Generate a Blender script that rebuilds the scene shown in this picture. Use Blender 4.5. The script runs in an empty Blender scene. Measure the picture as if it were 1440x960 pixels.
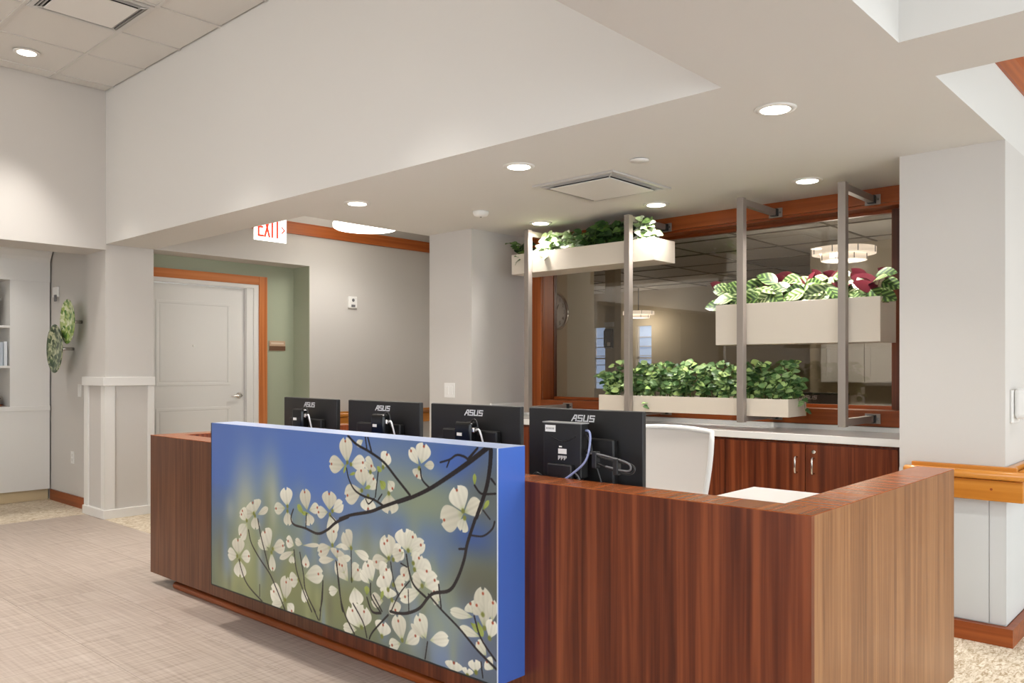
import bpy, bmesh, math, random
import numpy as np
from mathutils import Vector, Matrix
random.seed(7)
S = bpy.context.scene
COL = S.collection

# ------------------------------------------------------------------ camera
cam_d = bpy.data.cameras.new('camera'); cam = bpy.data.objects.new('camera', cam_d); COL.objects.link(cam)
cam.location = (0, 0, 1.3)
cam.rotation_euler = (math.pi/2, 0, math.atan2(1050, 1152))
cam_d.sensor_width = 36; cam_d.lens = 28.8; cam_d.shift_y = 39/1440
cam_d.clip_start = 0.05; cam_d.clip_end = 200
S.camera = cam

# ------------------------------------------------------------------ world (soft overcast daylight), exposure
W = bpy.data.worlds.new('world'); S.world = W; W.use_nodes = True
bg = W.node_tree.nodes['Background']; bg.inputs[0].default_value = (0.90, 0.95, 1.0, 1); bg.inputs[1].default_value = 3.3
S.view_settings.view_transform = 'Standard'; S.view_settings.look = 'None'
S.view_settings.gamma = 1; S.view_settings.use_curve_mapping = False
S.view_settings.exposure = 0.52
cy = S.cycles
cy.use_denoising = True; cy.max_bounces = 9; cy.diffuse_bounces = 5; cy.glossy_bounces = 4
cy.transparent_max_bounces = 12; cy.sample_clamp_indirect = 6.0; cy.caustics_reflective = False; cy.caustics_refractive = False
DOWN_W = 48.0          # soffit downlights
LOBBY_W = 105.0         # downlights in the tall tile ceiling
DRUM_FILL_W = 24.0          # unseen drums added to brighten the tall lobby
WARM = (1.0, 0.955, 0.90)

# daylight enters through the glazed lobby walls behind and beside the camera; portals only guide the sampling
def portal(loc, rot, sx, sy):
    l = bpy.data.lights.new('window_portal', 'AREA'); l.shape = 'RECTANGLE'; l.size = sx; l.size_y = sy
    l.cycles.is_portal = True
    o = bpy.data.objects.new('window_portal', l); COL.objects.link(o); o.location = loc; o.rotation_euler = rot
portal((3.34, 2.0, 1.65), (0, math.pi/2, 0), 2.3, 10.0)
portal((-1.0, -5.14, 1.75), (-math.pi/2, 0, 0), 6.4, 2.5)

# ------------------------------------------------------------------ helpers
ORG = {}
class MB:
    "collects shapes in world coordinates; build() links them as one mesh object"
    def __init__(s): s.bm = bmesh.new()
    def _mi(s, faces, mi, smooth=False):
        for f in faces: f.material_index = mi; f.smooth = smooth
    def box(s, x0, x1, y0, y1, z0, z1, bev=0, mi=0, seg=2):
        b = bmesh.new(); bmesh.ops.create_cube(b, size=1)
        for v in b.verts:
            v.co = (x0+(v.co.x+.5)*(x1-x0), y0+(v.co.y+.5)*(y1-y0), z0+(v.co.z+.5)*(z1-z0))
        if bev: bmesh.ops.bevel(b, geom=b.edges[:], offset=bev, segments=seg, affect='EDGES', profile=.5)
        s._mi(b.faces, mi); s._join(b); return s
    def _join(s, b):
        mp = {v: s.bm.verts.new(v.co) for v in b.verts}
        for f in b.faces:
            try: g = s.bm.faces.new([mp[v] for v in f.verts])
            except ValueError: continue
            g.material_index = f.material_index; g.smooth = f.smooth
        b.free()
    def tube(s, pts, r, n=8, mi=0, cap=True):
        pts = [Vector(p) for p in pts]; rs = r if isinstance(r, (list, tuple)) else [r]*len(pts)
        rings = []; prev = None
        for i, p in enumerate(pts):
            t = (pts[min(i+1, len(pts)-1)] - pts[max(i-1, 0)]).normalized()
            if prev is None:
                a = Vector((0, 0, 1)) if abs(t.z) < .9 else Vector((1, 0, 0)); u = t.cross(a).normalized()
            else: u = (prev - t*prev.dot(t)).normalized()
            prev = u; w = t.cross(u)
            rings.append([s.bm.verts.new(p + (u*math.cos(2*math.pi*k/n) + w*math.sin(2*math.pi*k/n))*rs[i]) for k in range(n)])
        for A, B in zip(rings, rings[1:]):
            for k in range(n):
                f = s.bm.faces.new((A[k], A[(k+1) % n], B[(k+1) % n], B[k])); f.smooth = True; f.material_index = mi
        if cap:
            for R, rev in ((rings[0], True), (rings[-1], False)):
                f = s.bm.faces.new(R[::-1] if rev else R); f.material_index = mi
        return s
    def lathe(s, prof, c, n=24, mi=0, axis='z'):
        c = Vector(c); rings = []
        for r, h in prof:
            ring = []
            for k in range(n):
                a = 2*math.pi*k/n; q = (r*math.cos(a), r*math.sin(a), h)
                if axis == 'y': q = (q[0], q[2], q[1])
                elif axis == 'x': q = (q[2], q[0], q[1])
                ring.append(s.bm.verts.new(c + Vector(q)))
            rings.append(ring)
        for A, B in zip(rings, rings[1:]):
            for k in range(n):
                f = s.bm.faces.new((A[k], A[(k+1) % n], B[(k+1) % n], B[k])); f.smooth = True; f.material_index = mi
        for R in (rings[0], rings[-1]):
            f = s.bm.faces.new(R); f.material_index = mi
        return s
    def poly(s, pts, axis, a0, a1, mi=0):
        "2-D polygon extruded along an axis"
        def P(p, a):
            return {'x': (a, p[0], p[1]), 'y': (p[0], a, p[1]), 'z': (p[0], p[1], a)}[axis]
        A = [s.bm.verts.new(P(p, a0)) for p in pts]; B = [s.bm.verts.new(P(p, a1)) for p in pts]
        n = len(pts)
        for k in range(n):
            f = s.bm.faces.new((A[k], A[(k+1) % n], B[(k+1) % n], B[k])); f.material_index = mi
        for R in (A, B): f = s.bm.faces.new(R); f.material_index = mi
        return s
    def ball(s, c, r, seg=12, mi=0):
        b = bmesh.new(); bmesh.ops.create_uvsphere(b, u_segments=seg, v_segments=max(6, seg//2+2), radius=1)
        r = r if isinstance(r, (tuple, list)) else (r, r, r)
        for v in b.verts: v.co = Vector(c) + Vector((v.co.x*r[0], v.co.y*r[1], v.co.z*r[2]))
        s._mi(b.faces, mi, True); s._join(b); return s
    def build(s, name, mats, parent=None):
        bmesh.ops.recalc_face_normals(s.bm, faces=s.bm.faces[:])
        if parent is None:
            xs = [v.co for v in s.bm.verts]
            lo = Vector([min(v[i] for v in xs) for i in range(3)]); hi = Vector([max(v[i] for v in xs) for i in range(3)])
            org = Vector(((lo.x+hi.x)/2, (lo.y+hi.y)/2, lo.z))
        else: org = ORG[parent.name]
        for v in s.bm.verts: v.co -= org
        me = bpy.data.meshes.new(name); s.bm.to_mesh(me); s.bm.free()
        for m in (mats if isinstance(mats, (list, tuple)) else [mats]): me.materials.append(m)
        o = bpy.data.objects.new(name, me); COL.objects.link(o)
        if parent is None: o.location = org
        else: o.parent = parent
        ORG[o.name] = org.copy()
        return o
def box(name, mat, b, parent=None, bev=0): return MB().box(*b, bev=bev).build(name, mat, parent)
def tag(o, label, cat=None, group=None, kind=None):
    if label: o['label'] = label
    if cat: o['category'] = cat
    if group: o['group'] = group
    if kind: o['kind'] = kind
    return o
def thing(name, label, cat, loc, group=None, kind=None):
    o = bpy.data.objects.new(name, None); COL.objects.link(o); o.location = loc; o.empty_display_size = .05
    ORG[o.name] = Vector(loc); return tag(o, label, cat, group, kind)
def struct(o, label, cat): return tag(o, label, cat, kind='structure')
def dup(o, parent=None):
    c = o.copy(); COL.objects.link(c); c.parent = parent
    ORG[c.name] = ORG[o.name].copy()
    for ch in list(o.children): dup(ch, c)
    return c
def place(root, loc, label=None, rz=0):
    r = dup(root); r.location = loc; r.rotation_euler = (0, 0, rz); ORG[r.name] = Vector(loc)
    if label: r['label'] = label
    return r
def spot(loc, power, parent=None, size=150, r=.05, blend=.6, col=WARM, name='lamp_light'):
    l = bpy.data.lights.new(name, 'SPOT'); l.energy = power; l.spot_size = math.radians(size); l.spot_blend = blend
    l.shadow_soft_size = r; l.color = col
    o = bpy.data.objects.new(name, l); COL.objects.link(o)
    if parent: o.parent = parent; o.location = Vector(loc) - ORG[parent.name]
    else: o.location = loc
    return o

# ------------------------------------------------------------------ materials
def lin(r, g, b):
    f = lambda c: (c/255/12.92) if c/255 <= .04045 else ((c/255+.055)/1.055)**2.4
    return (f(r), f(g), f(b), 1)
def mat(name, rgb, rough=.5, metal=0, spec=.5, emit=None, es=0, bump=None, coat=0):
    m = bpy.data.materials.new(name); m.use_nodes = True; nt = m.node_tree; p = nt.nodes['Principled BSDF']
    p.inputs['Base Color'].default_value = lin(*rgb); p.inputs['Roughness'].default_value = rough
    p.inputs['Metallic'].default_value = metal; p.inputs['Specular IOR Level'].default_value = spec
    p.inputs['Coat Weight'].default_value = coat; p.inputs['Coat Roughness'].default_value = .12
    if emit: p.inputs['Emission Color'].default_value = lin(*emit); p.inputs['Emission Strength'].default_value = es
    if bump:
        tc = nt.nodes.new('ShaderNodeTexCoord'); nz = nt.nodes.new('ShaderNodeTexNoise'); nz.inputs['Scale'].default_value = bump[0]
        bp = nt.nodes.new('ShaderNodeBump'); bp.inputs['Strength'].default_value = bump[1]; bp.inputs['Distance'].default_value = .002
        nt.links.new(tc.outputs['Object'], nz.inputs['Vector']); nt.links.new(nz.outputs[0], bp.inputs['Height'])
        nt.links.new(bp.outputs[0], p.inputs['Normal'])
    return m
def ramp(nt, stops):
    r = nt.nodes.new('ShaderNodeValToRGB'); e = r.color_ramp.elements
    e[0].position, e[0].color = stops[0][0], lin(*stops[0][1]); e[1].position, e[1].color = stops[-1][0], lin(*stops[-1][1])
    for p, c in stops[1:-1]: q = e.new(p); q.color = lin(*c)
    return r
def wood(name, cols, axis='z', fine=60, stretch=.025, rough=.35, coat=0, broad=6):
    m = bpy.data.materials.new(name); m.use_nodes = True; nt = m.node_tree; p = nt.nodes['Principled BSDF']
    tc = nt.nodes.new('ShaderNodeTexCoord'); L = nt.links.new
    def layer(scale, det, dist):
        mp = nt.nodes.new('ShaderNodeMapping'); sc = [scale]*3; sc['xyz'.index(axis)] = scale*stretch
        mp.inputs['Scale'].default_value = sc; L(tc.outputs['Object'], mp.inputs['Vector'])
        n = nt.nodes.new('ShaderNodeTexNoise'); n.inputs['Scale'].default_value = 1; n.inputs['Detail'].default_value = det
        n.inputs['Distortion'].default_value = dist; L(mp.outputs[0], n.inputs['Vector']); return n
    a = layer(fine, 3, .3); b = layer(broad*2.2, 2, 1.1)
    mx = nt.nodes.new('ShaderNodeMix'); mx.inputs[0].default_value = .55; L(a.outputs[0], mx.inputs[2]); L(b.outputs[0], mx.inputs[3])
    r = ramp(nt, [(.34, cols[0]), (.5, cols[1]), (.66, cols[2])]); L(mx.outputs[0], r.inputs[0])
    L(r.outputs[0], p.inputs['Base Color']); p.inputs['Roughness'].default_value = rough
    p.inputs['Coat Weight'].default_value = coat; p.inputs['Coat Roughness'].default_value = .15; p.inputs['Specular IOR Level'].default_value = .32
    return m
PAINT = mat('warm_white_paint', (203, 199, 194), .62, spec=.25)
CEILP = mat('ceiling_paint', (215, 213, 209), .7, spec=.2)
TRIMW = mat('white_trim_paint', (226, 224, 220), .4, spec=.4)
GREENP = mat('sage_green_paint', (166, 172, 150), .6, spec=.25)
DOORW = mat('white_door_paint', (224, 222, 218), .42, spec=.4)
WALN = ((70, 29, 16), (103, 49, 27), (134, 71, 41))
WALV = wood('walnut_laminate_upright', WALN, 'z', rough=.30)
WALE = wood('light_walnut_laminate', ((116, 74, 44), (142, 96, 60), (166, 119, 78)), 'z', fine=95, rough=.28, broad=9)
WALF = wood('straight_walnut_laminate', ((72, 38, 24), (96, 58, 38), (118, 76, 52)), 'z', fine=110, rough=.3, broad=12)
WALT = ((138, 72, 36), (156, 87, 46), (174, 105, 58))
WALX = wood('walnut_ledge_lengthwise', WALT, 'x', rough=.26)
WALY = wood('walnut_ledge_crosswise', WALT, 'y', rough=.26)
CHV = wood('cherry_trim_upright', ((118, 56, 20), (142, 70, 27), (164, 86, 38)), 'z', rough=.35, fine=40)
CHD = wood('light_cherry_casing', ((172, 96, 50), (191, 114, 62), (206, 132, 80)), 'z', rough=.35, fine=40)
CHDY = wood('light_cherry_head', ((172, 96, 50), (191, 114, 62), (206, 132, 80)), 'y', rough=.35, fine=40)
CHX = wood('cherry_trim_lengthwise', ((118, 56, 21), (142, 70, 28), (164, 87, 40)), 'x', rough=.35, fine=40)
CHY = wood('cherry_trim_deep', ((146, 70, 28), (174, 92, 40), (194, 112, 54)), 'y', rough=.35, fine=40)
HON = wood('honey_maple', ((178, 106, 32), (198, 128, 48), (214, 150, 70)), 'x', rough=.28, fine=30, coat=.3)
HONY = wood('honey_maple_deep', ((178, 106, 32), (198, 128, 48), (214, 150, 70)), 'y', rough=.28, fine=30, coat=.3)
QUARTZ = mat('white_quartz', (232, 231, 228), .18, spec=.5)
STEEL = mat('bronze_grey_metal', (150, 140, 132), .38, metal=.3)
CHROME = mat('polished_nickel', (215, 210, 205), .18, metal=1)
BLACKP = mat('black_plastic', (26, 25, 25), .42)
BLACKG = mat('black_gloss', (14, 14, 15), .2)
WHITEP = mat('white_plastic', (232, 231, 228), .4)
CREAM = mat('cream_powder_coat', (216, 206, 191), .45)
LENS = mat('lit_lens', (255, 252, 246), .5, emit=(255, 248, 236), es=7)
DARK = mat('dark_void', (30, 29, 28), .8)
SOIL = mat('brown_moss', (112, 78, 40), .95, bump=(120, 1))
GREYP = mat('grey_plastic', (110, 110, 112), .5)
LOGO = mat('silver_print', (220, 220, 222), .35)
WAINS = mat('pale_wall_panel', (204, 207, 208), .45)

# ------------------------------------------------------------------ floor
def floor_mats():
    m = bpy.data.materials.new('woven_vinyl_tile'); m.use_nodes = True; nt = m.node_tree; p = nt.nodes['Principled BSDF']; L = nt.links.new
    tc = nt.nodes.new('ShaderNodeTexCoord'); oi = nt.nodes.new('ShaderNodeObjectInfo')
    outs = []
    for sc in ((70, 2.2, 1), (2.2, 70, 1)):
        mp = nt.nodes.new('ShaderNodeMapping'); mp.inputs['Scale'].default_value = sc; L(tc.outputs['Object'], mp.inputs['Vector'])
        ad = nt.nodes.new('ShaderNodeVectorMath'); ad.operation = 'ADD'; L(mp.outputs[0], ad.inputs[0]); L(oi.outputs['Location'], ad.inputs[1])
        n = nt.nodes.new('ShaderNodeTexNoise'); n.inputs['Scale'].default_value = 1; n.inputs['Detail'].default_value = 3; L(ad.outputs[0], n.inputs['Vector']); outs.append(n)
    mx = nt.nodes.new('ShaderNodeMix'); mx.inputs[0].default_value = .5; L(outs[0].outputs[0], mx.inputs[2]); L(outs[1].outputs[0], mx.inputs[3])
    ad2 = nt.nodes.new('ShaderNodeMath'); ad2.operation = 'MULTIPLY_ADD'; ad2.inputs[1].default_value = .07; L(oi.outputs['Random'], ad2.inputs[0]); L(mx.outputs[0], ad2.inputs[2])
    r = ramp(nt, [(.34, (154, 138, 126)), (.54, (180, 165, 153)), (.72, (196, 183, 173))]); L(ad2.outputs[0], r.inputs[0])
    L(r.outputs[0], p.inputs['Base Color']); p.inputs['Roughness'].default_value = .42; p.inputs['Specular IOR Level'].default_value = .35
    c = bpy.data.materials.new('cream_loop_carpet'); c.use_nodes = True; nt = c.node_tree; p = nt.nodes['Principled BSDF']; L = nt.links.new
    tc = nt.nodes.new('ShaderNodeTexCoord'); mp = nt.nodes.new('ShaderNodeMapping'); mp.inputs['Scale'].default_value = (70, 24, 1); L(tc.outputs['Object'], mp.inputs['Vector'])
    n = nt.nodes.new('ShaderNodeTexNoise'); n.inputs['Scale'].default_value = 1; n.inputs['Detail'].default_value = 5; n.inputs['Distortion'].default_value = 1.2; L(mp.outputs[0], n.inputs['Vector'])
    r = ramp(nt, [(.35, (168, 148, 120)), (.5, (208, 194, 172)), (.65, (226, 216, 200))]); L(n.outputs[0], r.inputs[0]); L(r.outputs[0], p.inputs['Base Color'])
    p.inputs['Roughness'].default_value = .95; p.inputs['Specular IOR Level'].default_value = .1
    bp = nt.nodes.new('ShaderNodeBump'); bp.inputs['Strength'].default_value = .5; bp.inputs['Distance'].default_value = .006; L(n.outputs[0], bp.inputs['Height']); L(bp.outputs[0], p.inputs['Normal'])
    return m, c
TILE, CARPET = floor_mats()
SEAM = mat('floor_joint', (150, 138, 128), .8)
floor = struct(box('floor', SEAM, (-7.786, 3.4, -5.2, 2.862, -.1, -.0025)), 'greige woven vinyl tile floor of the lobby', 'floor')
TX, TY = .914, .457
proto = None
for i in range(13):
    for j in range(18):
        x0 = -7.786 + i*TX + (0 if j % 2 == 0 else -TX/2); y1 = 2.862 - j*TY
        a, b = max(x0, -7.786), min(x0+TX, 3.4)
        if b-a < .02 or y1-TY < -5.3: continue
        full = (b-a) > TX-.001
        if full and proto is not None:
            o = bpy.data.objects.new('floor_tile', proto); COL.objects.link(o); o.parent = floor
            o.location = Vector((x0+TX/2, y1-TY/2, 0)) - ORG[floor.name]
        else:
            o = MB().box(-(b-a)/2+.0006, (b-a)/2-.0006, -TY/2+.0006, TY/2-.0006, -.0025, 0).build('floor_tile', TILE)
            o.parent = floor; o.location = Vector(((a+b)/2, y1-TY/2, 0)) - ORG[floor.name]
            me = o.data; d = o.location*0
            for v in me.vertices: v.co.z = v.co.z - .0025
            if full: proto = me
cb = MB(); cb.box(-10.2, 3.4, 2.862, 14.2, -.1, 0); cb.box(-9.6, -7.786, -5.2, 2.862, -.1, 0)
struct(cb.build('floor_carpet', CARPET), 'cream patterned carpet behind the desk and in the corridors', 'floor')

# ------------------------------------------------------------------ ceilings
Z0 = 2.386
sb = MB()
sb.box(-5.0, -.885, 2.88, 5.34, Z0, 3.9)          # over the desk
sb.box(-7.39, -5.0, 2.88, 3.30, Z0, 3.9)          # header strip towards the exit
sb.box(-.885, 3.4, 2.88, 3.30, Z0, 3.9)           # strip on the right
sb.box(-1.53, -.885, -5.2, 2.88, Z0, 3.9)         # strip beside the coffer
struct(sb.build('ceiling_soffit', CEILP), 'smooth white dropped soffit ceiling above the reception desk', 'ceiling')
up = MB(); up.box(-7.39, -5.0, 3.30, 6.64, 2.95, 3.1); up.box(-.885, 3.4, 3.30, 9.3, 2.95, 3.1); up.box(-.885, 3.4, -5.2, 2.88, 3.35, 3.5); up.box(-9.6, -7.85, -5.2, 3.0, 2.56, 2.7)
struct(up.build('ceiling_recess', CEILP), 'white raised ceiling of the side corridors and coffer', 'ceiling')
TEE = mat('ceiling_tee', (206, 203, 198), .5); ACT = mat('mineral_ceiling_tile', (216, 213, 208), .85, spec=.1, bump=(260, .35))
lob = thing('ceiling', 'white acoustic tile ceiling over the tall lobby', 'ceiling', (-4.5, -1.2, 3.70), kind='structure')
box('deck', DARK, (-7.39, -1.53, -5.2, 2.88, 3.76, 3.86), lob)
gx = [-7.39] + [-7.225+.61*k for k in range(10)] + [-1.53]; gy = [2.88] + [2.43-.61*k for k in range(13)] + [-5.2]
tb = MB()
for x in gx[1:-1]: tb.box(x-.012, x+.012, -5.2, 2.88, 3.70, 3.73)
for y in gy[1:-1]: tb.box(-7.39, -1.53, y-.012, y+.012, 3.7005, 3.73)
tb.build('tee_grid', TEE, lob)
AIRCELL = (-6.005, 2.43)
protos = {}
for i in range(len(gx)-1):
    for j in range(len(gy)-1):
        w = gx[i+1]-gx[i]; h = gy[j]-gy[j+1]
        if w < .03 or h < .03: continue
        if abs(gx[i]-AIRCELL[0]) < .01 and abs(gy[j]-AIRCELL[1]) < .01: continue
        k = (round(w, 3), round(h, 3))
        if k not in protos:
            mb = MB(); mb.box(-w/2+.013, w/2-.013, -h/2+.013, h/2-.013, 0, .018)
            o = mb.build('ceiling_tile', ACT); protos[k] = o.data
        else:
            o = bpy.data.objects.new('ceiling_tile', protos[k]); COL.objects.link(o)
        o.parent = lob; o.location = Vector(((gx[i]+gx[i+1])/2, (gy[j]+gy[j+1])/2, 3.7065)) - ORG[lob.name]

# ------------------------------------------------------------------ walls
w = MB(); w.box(-7.85, -7.39, -5.2, 2.885, 2.335, 3.9)
struct(w.build('wall_left', PAINT), 'warm white upper wall over the bookcase alcove', 'wall')
w = MB(); w.box(-9.6, -7.80, 2.952, 3.3, 0, 2.7)
struct(w.build('wall_alcove', PAINT), 'warm white alcove wall carrying two green discs', 'wall')
w = MB(); w.box(-9.6, -9.35, -5.2, 3.0, 0, 2.7); struct(w.build('wall_outer', PAINT), 'plain wall behind the bookcase', 'wall')
# left column with panelled wainscot
col = thing('wall_column', 'white square column with panelled wainscot beside the door', 'column', (-7.6, 3.08, 0), kind='structure')
box('shaft', PAINT, (-7.81, -7.405, 2.882, 3.30, 0, Z0+.3), col)
box('upper_wall', PAINT, (-7.85, -7.39, 2.886, 4.943, Z0, 3.2), col)
for (a, b) in ((-7.851, -7.765), (-7.47, -7.39)): box('stile', TRIMW, (a, b, 2.867, 2.884, .07, 1.16), col)
for (a, b) in ((2.8842, 2.955), (3.245, 3.300)): box('stile', TRIMW, (-7.407, -7.3902, a, b, .07, 1.16), col)
box('cap_rail', TRIMW, (-7.855, -7.372, 2.85, 3.303, 1.155, 1.232), col, .004)
box('base_moulding', TRIMW, (-7.855, -7.375, 2.853, 3.302, 0, .078), col, .004)
box('corner_panel', PAINT, (-7.81, -7.404, 2.8815, 3.30, .078, 1.155), col)
# corridor wall and door recess
w = MB(); w.box(-7.95, -7.39, 4.943, 6.72, 0, 3.1); w.box(-7.39, -4.962, 6.64, 6.652, 0, 3.1)
struct(w.build('wall_corridor', PAINT), 'warm white corridor wall beside the sage door recess', 'wall')
w = MB(); w.box(-7.95, -7.686, 4.52, 4.943, 0, Z0); w.box(-7.95, -7.686, 3.2, 4.52, 2.18, Z0); w.box(-7.95, -7.686, 3.2, 3.36, 0, 2.18); w.box(-7.686, -7.3915, 4.938, 4.9432, 0, Z0)
struct(w.build('wall_recess', GREENP), 'sage green wall of the door recess', 'wall')
# middle column
w = MB(); w.box(-4.97, -4.487, 4.46, 5.34, 0, 2.7); w.box(-4.97, -4.962, 5.34, 6.65, 0, 3.1)
struct(w.build('wall_column_middle', PAINT), 'plain warm white column at the end of the back counter', 'column')
# window wall
w = MB(); w.box(-4.487, -1.10, 5.12, 5.30, 0, .955); w.box(-4.487, -4.328, 5.121, 5.30, .955, Z0); w.box(-1.45, -1.10, 5.121, 5.34, .955, Z0); w.box(-4.328, -1.45, 5.121, 5.30, 2.293, Z0)
struct(w.build('wall_back', PAINT), 'wall around the office window behind the desk', 'wall')
# right column with pale wainscot panels
rc = thing('wall_column_right', 'warm white column with pale wainscot panels behind the handrail', 'column', (-1.1, 4.9, 0), kind='structure')
box('shaft', PAINT, (-1.357, -.885, 4.43, 9.2, 0, Z0), rc)
box('upper_wall', PAINT, (-1.357, -.885, 5.34, 9.2, Z0, 3.1), rc)
for a, b in ((-1.357, -.952), (-.9485, -.8852)): box('wainscot_panel', WAINS, (a, b, 4.4235, 4.4299, .09, .80), rc)
box('wainscot_panel', WAINS, (-.8849, -.8785, 4.4235, 6.0, .09, .80), rc)
box('wainscot_panel', WAINS, (-.8849, -.8785, 6.004, 9.2, .09, .80), rc)
# unseen lobby shell around the camera; rear glazing added to let in daylight
def glazed(name, label, axis, at, thick, lo, hi, w0, w1, z0, z1, ztop, n):
    r = thing(name, label, 'wall', (at, (lo+hi)/2, 0) if axis == 'x' else ((lo+hi)/2, at, 0), kind='structure')
    def bb(nm, m, a, b, c, d, t0=0, t1=1):
        p, q = at+thick*t0, at+thick*t1; p, q = min(p, q), max(p, q)
        return box(nm, m, (p, q, a, b, c, d) if axis == 'x' else (a, b, p, q, c, d), r)
    bb('sill_wall', PAINT, lo, hi, 0, z0); bb('head_wall', PAINT, lo, hi, z1, ztop); bb('pier', PAINT, lo, w0, z0, z1); bb('pier', PAINT, w1, hi, z0, z1)
    for k in range(n+1):
        c = w0 + (w1-w0)*k/n; bb('mullion', TRIMW, c-.03, c+.03, z0, z1, .3, .7)
    for k in range(n):
        a = w0 + (w1-w0)*k/n + .03; b = w0 + (w1-w0)*(k+1)/n - .03; bb('pane', GLASSW, a, b, z0, z1, .48, .52)
    return r
def pane_mat(name, tint, ior, rough=0):
    m = bpy.data.materials.new(name); m.use_nodes = True; nt = m.node_tree; nt.nodes.remove(nt.nodes['Principled BSDF']); L = nt.links.new
    t = nt.nodes.new('ShaderNodeBsdfTransparent'); t.inputs[0].default_value = (*tint, 1)
    g = nt.nodes.new('ShaderNodeBsdfGlossy'); g.inputs['Roughness'].default_value = rough; g.inputs[0].default_value = (1, 1, 1, 1)
    geo = nt.nodes.new('ShaderNodeNewGeometry'); dt = nt.nodes.new('ShaderNodeVectorMath'); dt.operation = 'DOT_PRODUCT'; L(geo.outputs['Incoming'], dt.inputs[0]); L(geo.outputs['Normal'], dt.inputs[1])
    def mth(op, a, b=None):
        n = nt.nodes.new('ShaderNodeMath'); n.operation = op
        for k, v in enumerate((a, b)):
            if v is None: continue
            if hasattr(v, 'links'): L(v, n.inputs[k])
            else: n.inputs[k].default_value = v
        return n.outputs[0]
    f0 = ((ior-1)/(ior+1))**2; sch = mth('ADD', mth('MULTIPLY', mth('POWER', mth('SUBTRACT', 1.0, mth('ABSOLUTE', dt.outputs['Value'])), 5.0), 1-f0), f0)
    mx = nt.nodes.new('ShaderNodeMixShader'); L(sch, mx.inputs[0]); L(t.outputs[0], mx.inputs[1]); L(g.outputs[0], mx.inputs[2]); L(mx.outputs[0], nt.nodes['Material Output'].inputs[0]); return m
GLASSW = pane_mat('clear_window_glass', (.97, .98, .98), 1.3)
GLASSO = pane_mat('office_window_glass', (.78, .75, .70), 1.85)
glazed('wall_right', 'glazed lobby wall on the daylight side', 'x', 3.2, .2, -5.2, 9.3, -3.0, 7.0, .5, 2.8, 3.9, 5)
glazed('wall_front', 'unseen lobby wall with windows added to let in daylight', 'y', -5.2, -.2, -9.6, 3.4, -4.2, 2.2, .5, 3.0, 3.9, 4)
w = MB(); w.box(-1.357, 3.4, 9.2, 9.4, 0, 3.1)
struct(w.build('wall_corridor_end', PAINT), 'end wall of the side corridor', 'wall')

# ------------------------------------------------------------------ trim
struct(box('baseboard_left', CHX, (-8.925, -7.853, 2.938, 2.952, 0, .105)), 'cherry baseboard under the green wall discs', 'baseboard')
bb = MB(); bb.box(-1.37, -.845, 4.385, 4.4234, 0, .086); bb.box(-.8783, -.845, 4.4234, 9.2, 0, .086)
struct(bb.build('baseboard_right', CHX), 'cherry baseboard around the wainscot column', 'baseboard')
struct(box('trim_1', CHY, (-7.39, -7.365, 3.31, 6.64, 2.70, 2.822)), 'cherry band high on the corridor wall', 'trim')
t = MB(); t.poly([(-.885, 2.69), (-.872, 2.69), (-.866, 2.71), (-.85, 2.765), (-.83, 2.785), (-.83, 2.80), (-.885, 2.80)], 'y', 3.30, 9.2)
struct(t.build('trim_2', CHY), 'cherry crown moulding above the right corridor', 'trim')

# ------------------------------------------------------------------ door in the sage recess
door = thing('door_1', 'white two-panel door with cherry casing and lever handle', 'door', (-7.70, 3.95, 0), kind='structure')
DX = -7.735
leaf = box('leaf', DOORW, (DX-.04, DX, 3.40, 4.386, .01, 2.128), door, .002)
def door_panel(y0, y1, z0, z1):
    m = MB(); wd = .028
    for (a, b, c, d) in ((y0, y1, z1-wd, z1), (y0, y1, z0, z0+wd), (y0, y0+wd, z0+wd, z1-wd), (y1-wd, y1, z0+wd, z1-wd)):
        m.box(DX-.001, DX+.007, a, b, c, d, .003)
    m.box(DX-.001, DX+.003, y0+wd+.012, y1-wd-.012, z0+wd+.012, z1-wd-.012, .0015)
    return m.build('panel_moulding', DOORW, leaf)
door_panel(3.466, 4.228, 1.141, 1.963); door_panel(3.466, 4.228, .18, .925)
fr = MB(); fr.box(-7.79, -7.69, 4.39, 4.516, 0, 2.174); fr.box(-7.79, -7.69, 3.36, 4.39, 2.132, 2.174); fr.box(-7.70, -7.676, 4.462, 4.516, 0, 2.1735); fr.box(-7.70, -7.676, 3.36, 4.462, 2.138, 2.1735)
fr.build('frame', TRIMW, door)
box('casing', CHD, (-7.686, -7.664, 4.516, 4.61, 0, 2.261), door, .003)
box('casing', CHDY, (-7.686, -7.6645, 3.31, 4.5158, 2.174, 2.2605), door, .003)
hd = MB(); hd.lathe([(.032, 0), (.032, .008), (.026, .014), (.013, .02), (.013, .05), (.0, .05)], (DX, 4.325, 1.032), axis='x', n=24)
hd.tube([(DX+.045, 4.325, 1.032), (DX+.05, 4.30, 1.030), (DX+.048, 4.24, 1.026), (DX+.046, 4.215, 1.027)], [.012, .011, .009, .007], n=12)
hd.build('lever_handle', CHROME, leaf)
MB().lathe([(.008, 0), (.008, .004), (.005, .006), (0, .006)], (DX+.003, 3.837, 1.53), axis='x', n=12).build('peephole', CHROME, leaf)

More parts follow.
